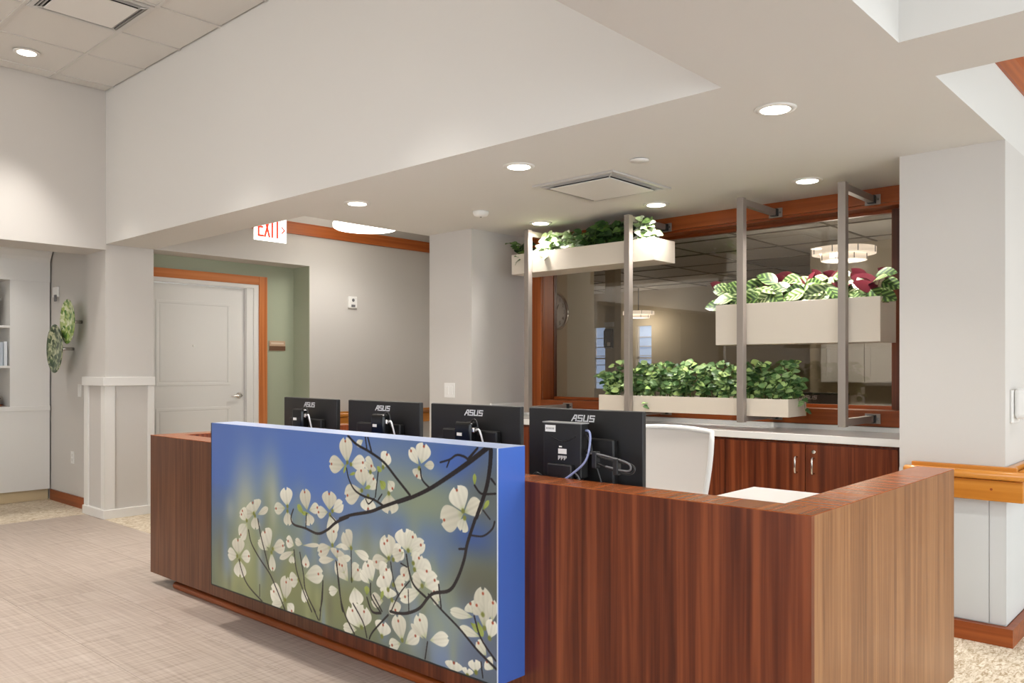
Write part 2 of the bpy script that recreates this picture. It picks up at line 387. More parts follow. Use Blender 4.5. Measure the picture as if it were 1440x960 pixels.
# ------------------------------------------------------------------ office window
win = thing('window_1', 'wide office window with cherry casing behind the planters', 'window', (-3.0, 5.12, .955), kind='structure')
m = MB(); m.box(-4.428, -4.328, 5.098, 5.12, .955, Z0-.001, .002); m.build('casing', CHV, win)
m = MB(); m.box(-4.328, -1.38, 5.098, 5.12, 2.293, Z0-.001, .002); m.build('casing', CHX, win)
m = MB(); m.box(-4.328, -1.38, 5.098, 5.12, .956, 1.052, .002); m.build('casing', CHX, win)
m = MB(); m.box(-4.3279, -4.323, 5.12, 5.299, 1.052, 2.293); m.box(-1.468, -1.4501, 5.12, 5.299, 1.052, 2.293); m.build('jamb', CHV, win)
m = MB(); m.box(-4.323, -1.468, 5.12, 5.299, 2.276, 2.2929); m.box(-4.323, -1.468, 5.12, 5.299, .9551, 1.0521); m.build('jamb', CHX, win)
m = MB(); m.box(-4.323, -4.318, 5.255, 5.29, 1.053, 2.276); m.box(-1.655, -1.468, 5.255, 5.29, 1.053, 2.276); m.build('stop', wood('dark_cherry_stop', ((70, 34, 16), (92, 46, 22), (110, 58, 28)), 'z', fine=40), win)
m = MB(); m.box(-4.318, -1.655, 5.255, 5.29, 2.256, 2.276); m.box(-4.318, -1.655, 5.255, 5.29, 1.053, 1.075); m.build('stop', CHX, win)
box('pane', GLASSO, (-4.318, -1.655, 5.270, 5.276, 1.075, 2.256), win)

# ------------------------------------------------------------------ reception desk
desk = thing('reception_desk', 'walnut U-shaped reception desk with a blossom mural on its front', 'desk', (-2.95, 2.9, 0))
DT = .90
box('front_panel', WALF, (-5.0, -3.2, 2.21, 2.23, .065, DT-.003), desk)
box('front_panel', WALV, (-3.2, -.905, 2.21, 2.23, .065, DT-.003), desk)
box('inner_panel', WALV, (-4.86, -1.045, 2.335, 2.355, .065, DT-.003), desk)
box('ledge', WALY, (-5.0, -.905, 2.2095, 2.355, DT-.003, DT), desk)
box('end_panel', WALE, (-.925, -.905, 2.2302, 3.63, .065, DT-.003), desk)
box('inner_panel', WALV, (-1.045, -1.025, 2.3552, 3.63, .065, DT-.003), desk)
box('end_cap', WALV, (-1.025, -.925, 3.61, 3.63, .065, DT-.003), desk)
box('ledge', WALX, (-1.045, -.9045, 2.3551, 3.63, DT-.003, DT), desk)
box('end_panel', WALV, (-5.0, -4.98, 2.2302, 3.63, .065, DT-.003), desk)
box('inner_panel', WALV, (-4.88, -4.86, 2.3552, 3.63, .065, DT-.003), desk)
box('end_cap', WALV, (-4.98, -4.88, 3.61, 3.63, .065, DT-.003), desk)
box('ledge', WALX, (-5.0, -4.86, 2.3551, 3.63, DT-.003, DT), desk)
tk = MB(); tk.box(-4.737, -1.0, 2.25, 2.30, 0, .0655); tk.box(-1.02, -.96, 2.30, 3.58, 0, .0655); tk.box(-4.96, -4.90, 2.35, 3.58, 0, .0655)
tk.tube([(-4.74, 2.248, .022), (-1.0, 2.248, .022)], .022, n=12)
tk.build('toe_kick', CHX, desk)
ws = MB(); ws.box(-4.86, -1.045, 2.3552, 3.08, .73, .76, .002); ws.box(-1.717, -1.045, 3.08, 3.536, .73, .76, .002); ws.box(-4.86, -4.2, 3.08, 3.536, .73, .76, .002)
ws.build('work_surface', QUARTZ, desk)
for x in (-3.9, -2.95, -2.0): box('support_panel', WALV, (x-.01, x+.01, 2.3552, 2.95, 0, .73), desk)
# mural box: X -3.971..-1.95, Z .2..1.025
BLUE = mat('blue_acrylic', (74, 112, 200), .16, spec=.5, coat=.4)
mur = box('mural_box', BLUE, (-3.971, -1.95, 2.0675, 2.2092, .20, 1.025), desk, .0015)
box('top_sheen', mat('pale_top_sheen', (178, 192, 224), .3), (-3.9705, -1.9505, 2.0685, 2.2088, 1.0245, 1.0262), mur)  # grazing reflection on the mural box top, painted as a pale sheet
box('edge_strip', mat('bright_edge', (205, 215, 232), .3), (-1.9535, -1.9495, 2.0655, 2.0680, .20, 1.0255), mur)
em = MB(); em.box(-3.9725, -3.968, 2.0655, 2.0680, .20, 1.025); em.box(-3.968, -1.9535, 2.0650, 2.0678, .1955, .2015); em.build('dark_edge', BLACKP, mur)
PETALS = [(1157,710,1141,808,74),(1137,697,1034,695,62),(1181,704,1271,719,55),(1265,624,1249,690,74),(1255,603,1147,569,69),(1287,614,1337,662,62),(1297,584,1297,527,82),(1337,701,1278,727,47),(1393,709,1420,767,56),(1423,658,1455,627,41),(1429,609,1435,534,90),(1623,742,1640,815,70),(1607,738,1559,791,40),(1640,736,1691,741,27),(1612,723,1596,689,50),(1262,809,1223,787,25),(1312,683,1319,711,53),(1851,578,1740,539,81),(1851,588,1815,668,85),(1859,584,1937,623,56),(1859,564,1844,516,48),(860,478,840,563,70),(878,478,946,499,40),(869,464,887,416,59),(704,476,689,555,84),(684,466,600,454,46),(704,455,709,393,58),(1029,498,1027,573,86),(1051,495,1122,534,47),(1016,486,941,477,44),(1033,478,1063,401,73),(423,411,401,465,122),(412,409,285,389,49),(449,408,533,446,28),(423,399,428,338,65),(352,351,285,284,68),(347,367,302,414,59),(274,190,263,267,98),(257,181,171,183,53),(291,184,374,199,51),(280,167,285,87,97),(554,266,507,340,94),(580,264,675,294,55),(539,252,455,279,35),(569,246,580,165,46),(757,306,704,320,42),(757,279,660,238,22),(832,317,932,332,13),(823,321,776,327,26),(851,278,851,230,41),(738,260,743,229,39),(842,182,959,212,58),(795,158,733,147,50),(823,126,846,77,36),(684,47,694,138,68),(670,38,580,71,69),(670,28,590,4,30),(699,33,743,4,50),(1051,349,1046,414,57),(1038,339,959,307,46),(1072,344,1122,359,14),(1084,298,1089,332,74),(1063,290,972,273,23),(1089,294,1163,311,22),(1183,356,1144,411,63),(1205,349,1285,335,28),(1170,349,1122,355,17),(1161,216,1095,282,69),(1187,226,1234,278,61),(1205,197,1222,138,71),(1091,166,1037,151,31),(1326,244,1293,308,65),(1305,231,1255,263,32),(1433,353,1418,428,72),(1429,352,1398,412,47),(1425,342,1342,323,44),(1457,351,1502,398,52),(1536,398,1525,467,88),(1547,400,1577,462,46),(1555,396,1628,436,44),(1518,388,1464,367,39),(1562,383,1606,406,29),(1577,356,1663,336,64),(1555,338,1518,297,43),(1584,333,1613,386,57),(1642,280,1705,315,57),(1628,278,1577,293,53),(1621,258,1518,214,40),(1691,261,1719,238,40),(1378,259,1418,310,68),(1425,227,1394,276,82),(1425,192,1425,227,74),(1449,191,1472,151,59),(1394,176,1330,169,44),(1457,252,1518,263,53),(1239,38,1187,105,80),(1255,41,1272,117,75),(1222,24,1144,18,32),(1386,34,1394,86,72),(1135,243,1118,277,54),(1511,46,1485,124,64),(1531,38,1596,85,42),(1501,31,1444,11,38),(1650,84,1611,153,60),(1674,82,1758,107,40),(1635,80,1576,113,19),(1900,215,1790,214,32),(1908,232,1887,264,66),(1959,188,1951,322,76),(1996,220,2001,292,40),(1984,158,2001,221,49),(1934,153,1839,162,30),(1968,94,1925,133,41),(2001,54,1968,76,48),(1917,22,1908,62,56),(1803,-7,1803,32,76),(1874,-1,1874,26,48),(1721,239,1693,271,46),(1951,234,1917,264,58)]
BRANCHES = [(16.2,10.5,[(1977,826),(1881,766),(1781,709),(1676,653),(1577,611),(1485,579)]),(16.1,12.9,[(1991,818),(1986,757),(1967,678),(1920,574)]),(7.6,5.1,[(1881,773),(1856,785),(1816,787),(1781,769),(1729,754)]),(5.7,4.2,[(1781,769),(1765,739)]),(8.9,6.4,[(1881,780),(1925,820)]),(6.6,5.6,[(1910,686),(1934,664),(1958,660),(2014,667)]),(5.0,5.0,[(1953,602),(1986,575)]),(7.4,5.0,[(1993,716),(2012,699)]),(11.5,9.9,[(1559,608),(1399,554),(1312,523),(1184,494),(1103,468)]),(8.3,8.9,[(1161,823),(1217,791),(1312,763),(1399,729),(1470,678),(1557,615)]),(7.9,5.1,[(1399,554),(1337,573),(1262,582),(1204,602),(1167,643),(1151,686)]),(5.8,5.8,[(1278,826),(1290,770)]),(6.9,7.5,[(1294,825),(1319,766)]),(6.4,5.9,[(1670,654),(1629,681),(1618,720)]),(5.1,5.1,[(1362,687),(1344,585)]),(4.6,4.6,[(1281,571),(1300,553),(1337,579)]),(5.1,4.3,[(1362,575),(1386,601)]),(10.7,5.9,[(1163,484),(1080,451),(1012,409),(941,384),(846,395),(757,400),(733,426),(752,468)]),(5.4,4.5,[(1080,451),(1038,473)]),(5.7,4.7,[(851,398),(855,462)]),(6.2,6.2,[(363,324),(390,264),(465,202),(549,148),(600,97),(684,1)]),(6.8,6.1,[(449,386),(476,310),(518,227),(549,165)]),(6.3,5.6,[(274,166),(313,97),(369,50),(487,3)]),(4.4,4.4,[(465,78),(465,22)]),(5.8,5.8,[(757,285),(776,202),(823,126),(896,35)]),(5.7,5.7,[(804,281),(832,191),(851,115),(924,40)]),(5.5,5.5,[(981,185),(977,107),(959,52)]),(5.4,5.4,[(1076,287),(1097,205),(1114,108),(1126,81)]),(6.0,6.0,[(1082,282),(1100,168),(1135,79),(1205,4)]),(4.4,4.4,[(1183,345),(1187,215)]),(5.9,4.7,[(1196,128),(1264,64),(1289,7)]),(5.5,5.5,[(1313,232),(1318,177),(1378,128)]),(4.2,4.2,[(1441,339),(1457,272),(1487,214)]),(4.1,4.1,[(1555,284),(1487,214),(1441,140)]),(6.2,5.1,[(1425,127),(1330,42),(1305,6)]),(6.0,7.7,[(1536,383),(1555,313),(1584,270),(1649,239)]),(4.2,4.2,[(1502,344),(1540,335)]),(4.1,4.1,[(1547,249),(1551,167)]),(5.0,5.0,[(906,55),(948,9)]),(4.9,4.9,[(981,179),(958,11)]),(8.5,5.1,[(1378,125),(1322,121),(1289,171)]),(5.7,5.7,[(1330,189),(1386,134)]),(11.6,8.6,[(1913,566),(1874,476),(1856,412),(1821,338),(1776,287),(1683,257),(1616,193),(1546,159),(1485,146),(1438,144)]),(5.9,4.9,[(2009,569),(1996,541),(1951,511),(1891,506)]),(5.9,8.0,[(1664,253),(1730,212),(1830,161),(1925,102),(2017,58)]),(6.3,5.3,[(1721,299),(1735,213)]),(6.1,6.6,[(1908,220),(1942,148),(2013,87)]),(6.2,6.2,[(1830,448),(1865,453)]),(4.8,4.8,[(1659,73),(1645,5)]),(5.0,5.0,[(1942,64),(1951,12)])]
GREENS = [(1910,686,1910,727,17),(1953,605,1981,639,17),(1151,706,1131,664,13),(1171,659,1210,671,12),(1275,613,1312,625,16),(1374,654,1405,626,37),(1378,178,1394,216,18),(1289,182,1289,217,33),(1891,192,1934,171,27),(1925,205,1951,156,26),(1362,687,1374,708,32),(869,464,823,458,18),(832,459,785,491,30)]
BLOBS = [(679,544,1183,423,80,112,184),(336,406,193,380,165,172,160),(559,499,149,299,150,160,150),(590,205,694,396,140,146,92),(234,78,295,211,150,155,105),(1063,129,805,272,120,124,84),(1485,625,467,250,128,140,146),(1651,561,563,268,132,142,112),(1844,789,540,154,78,104,156),(1880,766,250,102,60,95,185),(1986,650,244,298,92,98,96),(1898,476,213,127,45,80,165),(1806,359,544,130,135,142,100),(1651,373,225,161,90,115,165),(1986,277,418,298,84,84,72),(1730,148,406,185,108,128,168),(1769,52,220,131,120,135,160),(1986,78,279,149,90,100,120),(1485,430,428,167,80,108,170),(1307,347,485,173,140,150,140),(959,325,259,185,95,120,175)]

def paint_mural(nx=860, ny=352, wmm=2021, hmm=825):
    xs = np.linspace(0, wmm, nx); ys = np.linspace(0, hmm, ny); X, Y = np.meshgrid(xs, ys)
    img = np.zeros((ny, nx, 3)); img[:] = (80, 105, 160)
    img += ((Y/hmm)-.5)[..., None]*np.array((4, 8, 16)) + ((X/wmm)-.5)[..., None]*np.array((6, 6, -2))
    k = (.78*np.clip(1-Y/520, 0, 1)**.5)[..., None]; img = img*(1-k) + np.array((100, 106, 76))*k
    k = (.5*np.clip((X-1350)/500, 0, 1))[..., None]; img = img*(1-k) + np.array((92, 104, 116))*k
    for s, t, rx, ry, r, g, b in BLOBS:
        k = np.exp(-(((X-s)/(rx*.62))**2 + ((Y-t)/(ry*.66))**2)**1.1)[..., None]*.9
        img = img*(1-k) + np.array((r, g, b))*k
    rng = np.random.RandomState(3)          # soft out-of-focus upright streaks
    for q in range(60):
        s = rng.uniform(50, 2000); t = rng.uniform(0, 480); rx = rng.uniform(15, 55); ry = rng.uniform(50, 150); c = [(150, 156, 110), (112, 118, 96), (104, 128, 182), (170, 176, 160), (92, 92, 80)][rng.randint(5)]
        k = np.exp(-(((X-s)/rx)**2 + ((Y-t)/ry)**2))[..., None]*.42; img = img*(1-k) + np.array(c)*k
    def over(mask, colr):
        nonlocal img
        m = np.clip(mask, 0, 1)[..., None]; img = img*(1-m) + colr*m
    def petal(x0, y0, x1, y1, w, colr, tip=True, soft=3.0, var=0.):
        L = math.hypot(x1-x0, y1-y0) + 1e-6; ax, ay = (x1-x0)/L, (y1-y0)/L
        u = ((X-x0)*ax + (Y-y0)*ay)/L; v = (-(X-x0)*ay + (Y-y0)*ax)
        uc = np.clip(u, 0, 1); half = w/2*np.clip(np.sin(np.pi*uc**1.55), 0, 1)**.6 + .5
        d = half - np.abs(v)
        d = np.minimum(d, np.minimum(u*L + 2, (1-u)*L + 1))
        if tip and w > 36:                 # notch at the petal tip
            d = np.minimum(d, np.hypot((u-1.0)*L, v*1.4) - w*.13)
        c = np.array(colr)*(.90 + .10*np.clip(u, 0, 1))[..., None] + var
        c = c - (np.exp(-(v/(w*.06+1))**2)*7)[..., None] - ((np.cos(v/w*26)*3))[..., None]
        c = c - np.clip(.25-u, 0, .25)[..., None]*np.array((90, 50, 160))
        over(d/soft + .5, c)
    rp = np.random.RandomState(5)
    for (x0, y0, x1, y1, w) in PETALS:
        g = 1.22 if (650 < x0 < 1720 and y0 < 430) else 1.08
        x1, y1 = x0+(x1-x0)*g, y0+(y1-y0)*g; petal(x0, y0, x1, y1, w*1.14*g, [(214, 213, 196), (222, 220, 205), (206, 203, 186)][rp.randint(3)], var=rp.uniform(-8, 4))
    for (x0, y0, x1, y1, w) in PETALS:
        if w > 36 and rp.rand() < .75:
            dx, dy = x1-x0, y1-y0; cx, cyy = x0+dx*.9, y0+dy*.9
            over((5.5 - np.hypot(X-cx, Y-cyy))/4 + .5, np.array((150, 72, 52))*np.ones_like(img))
    for (x0, y0, x1, y1, w) in GREENS: petal(x0, y0, x1, y1, w, (150, 164, 84) if w < 60 else (160, 156, 120), tip=False)
    for (x0, y0, x1, y1, w) in PETALS[::2]:
        if w > 44: over((9 - np.hypot(X-x0, Y-y0))/6 + .5, np.array((112, 118, 58))*np.ones_like(img))
    for w0, w1, pts in BRANCHES:
        P = [np.array(p, float) for p in pts]; Q = []
        for i in range(len(P)-1):           # Catmull-Rom smoothing
            a, b, c, d = P[max(i-1, 0)], P[i], P[i+1], P[min(i+2, len(P)-1)]
            for t in np.linspace(0, 1, 7)[:-1]:
                Q.append(.5*((2*b) + (-a+c)*t + (2*a-5*b+4*c-d)*t*t + (-a+3*b-3*c+d)*t**3))
        Q.append(P[-1]); n = len(Q)-1
        for i in range(n):
            a, b = Q[i], Q[i+1]; w = w0 + (w1-w0)*i/n; e = b-a; L2 = e@e + 1e-6
            lo = np.minimum(a, b)-25; hi = np.maximum(a, b)+25
            i0, i1 = np.searchsorted(xs, (lo[0], hi[0])); j0, j1 = np.searchsorted(ys, (lo[1], hi[1]))
            if i1 <= i0 or j1 <= j0: continue
            sx, sy = X[j0:j1, i0:i1], Y[j0:j1, i0:i1]
            t = np.clip(((sx-a[0])*e[0] + (sy-a[1])*e[1])/L2, 0, 1)
            d = np.hypot(sx-a[0]-t*e[0], sy-a[1]-t*e[1])
            k = np.clip((w*.62 - d)/2.6 + .5, 0, 1)[..., None]
            img[j0:j1, i0:i1] = img[j0:j1, i0:i1]*(1-k) + np.array((36, 33, 36))*k
    img = np.clip(img, 0, 255)/255
    lin_ = np.where(img <= .04045, img/12.92, ((img+.055)/1.055)**2.4)
    verts = np.zeros((ny*nx, 3)); verts[:, 0] = -3.968 + X.ravel()/1000*(2.0145/2.021); verts[:, 1] = 2.0668; verts[:, 2] = .2005 + Y.ravel()/1000
    verts -= np.array(ORG[mur.name])
    k = np.arange(ny*nx).reshape(ny, nx); F = np.stack([k[:-1, :-1], k[:-1, 1:], k[1:, 1:], k[1:, :-1]], -1).reshape(-1, 4)
    me = bpy.data.meshes.new('printed_front'); me.vertices.add(len(verts)); me.vertices.foreach_set('co', verts.ravel())
    me.loops.add(F.size); me.loops.foreach_set('vertex_index', F.ravel().astype(np.int32)); me.polygons.add(len(F)); me.polygons.foreach_set('loop_start', np.arange(0, F.size, 4, dtype=np.int32))
    me.update(calc_edges=True)
    ca = me.color_attributes.new('print', 'FLOAT_COLOR', 'POINT'); rgba = np.ones((ny*nx, 4), np.float32); rgba[:, :3] = lin_.reshape(-1, 3); ca.data.foreach_set('color', rgba.ravel())
    m = mat('printed_mural', (128, 128, 128), .22, spec=.4); at = m.node_tree.nodes.new('ShaderNodeAttribute'); at.attribute_name = 'print'
    m.node_tree.links.new(at.outputs['Color'], m.node_tree.nodes['Principled BSDF'].inputs['Base Color']); me.materials.append(m)
    o = bpy.data.objects.new('printed_front', me); COL.objects.link(o); o.parent = mur
    return tag(o, 'printed photo of white dogwood blossoms against blue')
paint_mural()

# ------------------------------------------------------------------ lettering built from strokes
GLY = {'A': [[(0, 0), (.52, 1), (.95, 1), (.95, 0)], [(.36, .42), (.95, .42)]], 'S': [[(.95, 1), (.05, 1), (.05, .52), (.95, .52), (.95, 0), (0, 0)]], 'U': [[(.02, 1), (.02, 0), (.92, 0), (.92, 1)]],
       'E': [[(.9, 1), (0, 1), (0, 0), (.9, 0)], [(0, .5), (.75, .5)]], 'X': [[(0, 0), (.9, 1)], [(0, 1), (.9, 0)]], 'I': [[(.2, 0), (.2, 1)]], 'T': [[(0, 1), (1, 1)], [(.5, 0), (.5, 1)]], '>': [[(0, .95), (.6, .5), (0, .05)]]}
def strokes(mb, word, fn, cw, ch, gap, th, depth, shear=0):
    "fn(x, y, d) maps flat letter space to the world"
    x = 0
    for chq in word:
        wch = cw*(.45 if chq == 'I' else .8 if chq == '>' else 1)
        for pl in GLY[chq]:
            for a, b in zip(pl, pl[1:]):
                A = Vector((x+a[0]*cw + shear*a[1]*ch, a[1]*ch)); B = Vector((x+b[0]*cw + shear*b[1]*ch, b[1]*ch))
                e = (B-A).normalized(); n = Vector((-e.y, e.x))*th/2; A = A - e*th*.5; B = B + e*th*.5
                q = [A+n, A-n, B-n, B+n]
                lo = [mb.bm.verts.new(fn(p.x, p.y, 0)) for p in q]; hi = [mb.bm.verts.new(fn(p.x, p.y, depth)) for p in q]
                mb.bm.faces.new(lo); mb.bm.faces.new(hi)
                for k in range(4): mb.bm.faces.new((lo[k], lo[(k+1) % 4], hi[(k+1) % 4], hi[k]))
        x += wch + gap
    return x

# ------------------------------------------------------------------ monitors (backs towards the lobby)
SCREEN = mat('dark_screen', (18, 20, 26), .15)
def make_monitor(loc, label, group):
    X, Y, Z = loc; r = thing('computer_monitor', label, 'monitor', loc, group); zb, zt = Z+.066, Z+.386
    hs = box('housing', BLACKP, (X-.272, X+.272, Y-.004, Y+.018, zb, zt), r, .003)
    box('screen', SCREEN, (X-.266, X+.266, Y+.0182, Y+.0192, zb+.02, zt-.006), hs)
    box('bezel_edge', GREYP, (X-.2725, X+.2725, Y+.006, Y+.012, zt-.001, zt+.0012), hs)
    bk = MB(); bk.box(X-.165, X+.165, Y-.034, Y-.004, zb+.02, zt-.105, .006)
    b = bk.build('rear_box', BLACKP, r)
    lg = MB(); f = lambda x, y, d: (X-.052+x, Y-.0042-d, zt-.044+y)
    strokes(lg, 'ASUS', f, .021, .021, .0072, .0046, .0012, shear=.22); lg.build('logo', LOGO, hs)
    n = MB(); n.box(X-.03, X+.03, Y-.075, Y-.034, Z+.01, zb+.12, .006); n.build('neck', BLACKP, r)
    ft = MB(); ft.lathe([(.105, 0), (.105, .006), (.09, .012), (0, .014)], (X, Y-.01, Z+.0005), n=28); ft.build('foot', BLACKP, r)
    return r
M4 = make_monitor((-1.91, 2.50, .76), 'black monitor back with a slim computer and bundled cables, beside the mural edge', 'monitors on the reception desk')
place(M4, (-2.50, 2.50, .76), 'third black monitor back from the desk end by the door, behind the mural')
place(M4, (-3.12, 2.50, .76), 'second black monitor back from the desk end by the door')
place(M4, (-3.72, 2.49, .76), 'black monitor back at the desk end nearest the sage door wall', math.radians(-4))
# slim computer on the monitor by the mural edge
X, Y = -1.915, 2.437
pc = thing('mini_computer', 'slim black mini computer with white stickers hung on a monitor back', 'computer', (X, Y, .86))
bx_ = box('case', BLACKP, (X-.095, X+.085, Y-.055, Y-.012, .90, 1.100), pc, .004)
box('cap', mat('grey_cap', (150, 150, 150), .4), (X-.098, X+.088, Y-.057, Y-.010, 1.0985, 1.1025), bx_)
lb = MB(); lb.box(X-.085, X-.035, Y-.0556, Y-.0549, 1.065, 1.09); lb.build('sticker', WHITEP, bx_)
lb = MB(); lb.box(X-.022, X+.018, Y-.0556, Y-.0549, .985, 1.004)
for q in range(9): lb.box(X-.022+q*.0046, X-.0195+q*.0046, Y-.0556, Y-.0549, .962+.004*(q % 3), .978)
lb.box(X-.018, X-.004, Y-.0556, Y-.0549, 1.009, 1.014); lb.build('sticker', WHITEP, bx_)
lb = MB()
for q in range(6): lb.box(X-.080+q*.0068, X-.0765+q*.0068, Y-.0560, Y-.0554, 1.074, 1.081)
lb.build('sticker_print', GREYP, bx_)
gr = MB(); gr.tube([(X-.06+.012*k, Y-.056, 1.052-.02*math.sin(math.pi*k/10)) for k in range(11)], .0022, n=6); gr.build('moulded_arc', BLACKG, bx_)
pk = MB(); pk.box(X-.06, X+.055, Y-.075, Y-.056, .80, .948, .004); pk.build('power_brick', BLACKP, pc)
CABLE = mat('blue_grey_cable', (140, 150, 190), .4); CBLK = mat('black_cable', (34, 33, 33), .35); CWHT = mat('white_cable', (222, 222, 224), .4)
def cab(pts, r, m, par, name='cable'):
    P = [Vector(p) for p in pts]; Q = []
    for i in range(len(P)-1):
        a, b, c, d = P[max(i-1, 0)], P[i], P[i+1], P[min(i+2, len(P)-1)]
        for k in range(6):
            t = k/6; Q.append(.5*((2*b) + (c-a)*t + (2*a-5*b+4*c-d)*t*t + (3*b-a-3*c+d)*t**3))
    Q.append(P[-1]); return MB().tube(Q, r, n=7).build(name, m, par)
cab([(X+.088, Y-.03, 1.075), (X+.115, Y-.045, 1.072), (X+.13, Y-.06, 1.04), (X+.118, Y-.07, .97), (X+.05, Y-.077, .91), (X-.02, Y-.076, .87)], .0042, CABLE, pc)
cab([(X+.088, Y-.03, 1.062), (X+.125, Y-.05, 1.03), (X+.14, Y-.055, .985), (X+.17, Y-.05, .90), (X+.18, Y-.04, .80)], .0032, CBLK, pc)
cab([(X+.09, Y-.03, 1.0), (X+.13, Y-.06, 1.005), (X+.18, Y-.06, .985), (X+.25, Y-.055, .975), (X+.305, Y-.055, .968), (X+.318, Y-.055, .95), (X+.295, Y-.055, .935), (X+.24, Y-.055, .94), (X+.16, Y-.06, .965)], .0042, CBLK, pc)
cab([(X+.095, Y-.035, .985), (X+.15, Y-.065, .998), (X+.24, Y-.06, .985), (X+.296, Y-.06, .972), (X+.305, Y-.06, .953), (X+.28, Y-.06, .945), (X+.2, Y-.062, .955)], .0036, GREYP, pc)
box('cable_tie', BLACKP, (X+.145, X+.165, Y-.072, Y-.045, .945, 1.005), pc, .003); box('cable_tie', BLACKP, (X+.235, X+.255, Y-.068, Y-.044, .928, .985), pc, .003)
cab([(X-.15, Y-.05, .80), (X-.16, Y-.055, .87), (X-.125, Y-.06, .905), (X-.09, Y-.06, .885), (X-.08, Y-.06, .82)], .0032, CBLK, pc)
cab([(X+.06, Y-.06, .92), (X+.085, Y-.065, .90), (X+.092, Y-.065, .84), (X+.085, Y-.06, .80)], .003, GREYP, pc)
# rounded black docks clipped behind the other three monitors
def make_dock(loc, label):
    X, Y, Z = loc; r = thing('cable_dock', label, 'dock', loc, 'black docks behind the monitors')
    MB().box(X-.05, X+.05, Y-.05, Y-.005, Z, Z+.105, .014, seg=4).build('shell', BLACKG, r)
    MB().box(X-.03, X+.0, Y-.0507, Y-.0499, Z+.045, Z+.058).build('sticker', WHITEP, r)
    MB().box(X+.046, X+.062, Y-.04, Y-.016, Z+.06, Z+.082, .004).build('plug', CHROME, r)
    cab([(X+.06, Y-.028, Z+.07), (X+.085, Y-.035, Z+.075), (X+.105, Y-.04, Z+.05), (X+.12, Y-.035, Z-.01)], .004, CWHT, r)
    cab([(X+.03, Y-.03, Z+.10), (X+.055, Y-.035, Z+.115), (X+.075, Y-.035, Z+.105), (X+.08, Y-.03, Z+.05)], .003, CBLK, r)
    return r
D = make_dock((-3.70, 2.445, .99), 'rounded black dock behind the monitor nearest the sage door wall')
place(D, (-3.045, 2.452, .985), 'rounded black dock with white cable behind the second monitor from the door')
place(D, (-2.475, 2.452, .975), 'rounded black dock behind the third monitor from the door')

# ------------------------------------------------------------------ white task chair inside the desk
ch = thing('task_chair', 'white mesh-back task chair behind the reception desk', 'chair', (-2.22, 3.42, 0))
MESHW = mat('white_chair_mesh', (224, 218, 212), .7)
def chair_back():
    Y0 = 3.60
    def pt(u, v, off=0):    # u -1..1 across, v 0..1 up
        half = .205 + .045*v; x = -2.22 + u*half; z = .56 + .445*v - .012*u*u*v
        y = Y0 + .045*math.sin(v*2.2) - .055*(1-u*u)*0 + .03*(u*u) * -1 + off
        return (x, y, z)
    me = MB(); N, K = 14, 12
    for off in (0, .004):
        g = [[me.bm.verts.new(pt(-.97+1.94*i/N, .02+.96*j/K, off)) for i in range(N+1)] for j in range(K+1)]
        for j in range(K):
            for i in range(N):
                f = me.bm.faces.new((g[j][i], g[j][i+1], g[j+1][i+1], g[j+1][i])); f.smooth = True
    me.build('back_mesh', MESHW, ch)
    rim = [pt(-1+2*i/16, 1.0, .002) for i in range(17)] + [pt(1, 1-j/12, .002) for j in range(1, 13)] + [pt(1-2*i/16, 0, .002) for i in range(1, 17)] + [pt(-1, j/12, .002) for j in range(1, 13)]
    MB().tube(rim, .0135, n=8, cap=False).build('back_frame', WHITEP, ch)
    MB().tube([(-2.22, Y0+.085, .75), (-2.22, Y0+.10, .60), (-2.22, Y0+.02, .43), (-2.22, 3.45, .41)], [.022, .026, .026, .03], n=10).build('back_spine', WHITEP, ch)
chair_back()
MB().box(-2.46, -1.98, 3.16, 3.60, .43, .50, .03, seg=3).build('seat', mat('grey_seat_fabric', (150, 148, 146), .9), ch)
MB().tube([(-2.22, 3.40, .10), (-2.22, 3.40, .43)], .025, n=12).build('gas_lift', BLACKP, ch)
for k in range(5):
    a = 2*math.pi*k/5 + .3; c, s = math.cos(a), math.sin(a)
    lgp = MB().tube([(-2.22, 3.40, .10), (-2.22+.29*c, 3.40+.29*s, .075)], [.022, .015], n=8).build('base_leg', WHITEP, ch)
    MB().lathe([(.0, -.02), (.028, -.02), (.028, .02), (0, .02)], (-2.22+.29*c, 3.40+.29*s, .0285), n=14, axis='x').build('caster', BLACKP, lgp)
for s in (-1, 1):
    MB().tube([(-2.22+s*.2, 3.42, .45), (-2.22+s*.27, 3.42, .47), (-2.22+s*.275, 3.42, .655)], .014, n=8).build('arm_post', WHITEP, ch)
    MB().box(-2.22+s*.275-.04, -2.22+s*.275+.04, 3.30, 3.54, .655, .68, .01).build('armrest', BLACKP, ch)

# ------------------------------------------------------------------ back counter: base cabinets and worktop
def cabinet(x0, x1, label):
    r = thing('base_cabinet', label, 'cabinet', ((x0+x1)/2, 4.88, 0), 'walnut base cabinets under the back counter')
    box('body', WALV, (x0+.001, x1-.001, 4.66, 5.118, .10, .882), r); box('plinth', BLACKP, (x0+.001, x1-.001, 4.72, 5.118, 0, .10), r)
    c = (x0+x1)/2
    for s, a, b in ((-1, x0+.0025, c-.0025), (1, c+.0025, x1-.0025)):
        d = box('door', WALV, (a, b, 4.64, 4.6595, .105, .868), r, .001); hx = c + s*.05
        MB().tube([(hx, 4.64, .79), (hx, 4.617, .792), (hx, 4.611, .786), (hx, 4.611, .705), (hx, 4.617, .699), (hx, 4.64, .701)], .0058, n=10).build('handle', CHROME, d)
        if s > 0: MB().lathe([(.0, 0), (.0, -.006), (.0115, -.006), (.0125, 0)], (hx, 4.64, .826), n=18, axis='y').build('lock', CHROME, d)
    return r
cabinet(-2.444, -1.428, 'walnut base cabinet with nickel pulls next to the wainscot column')
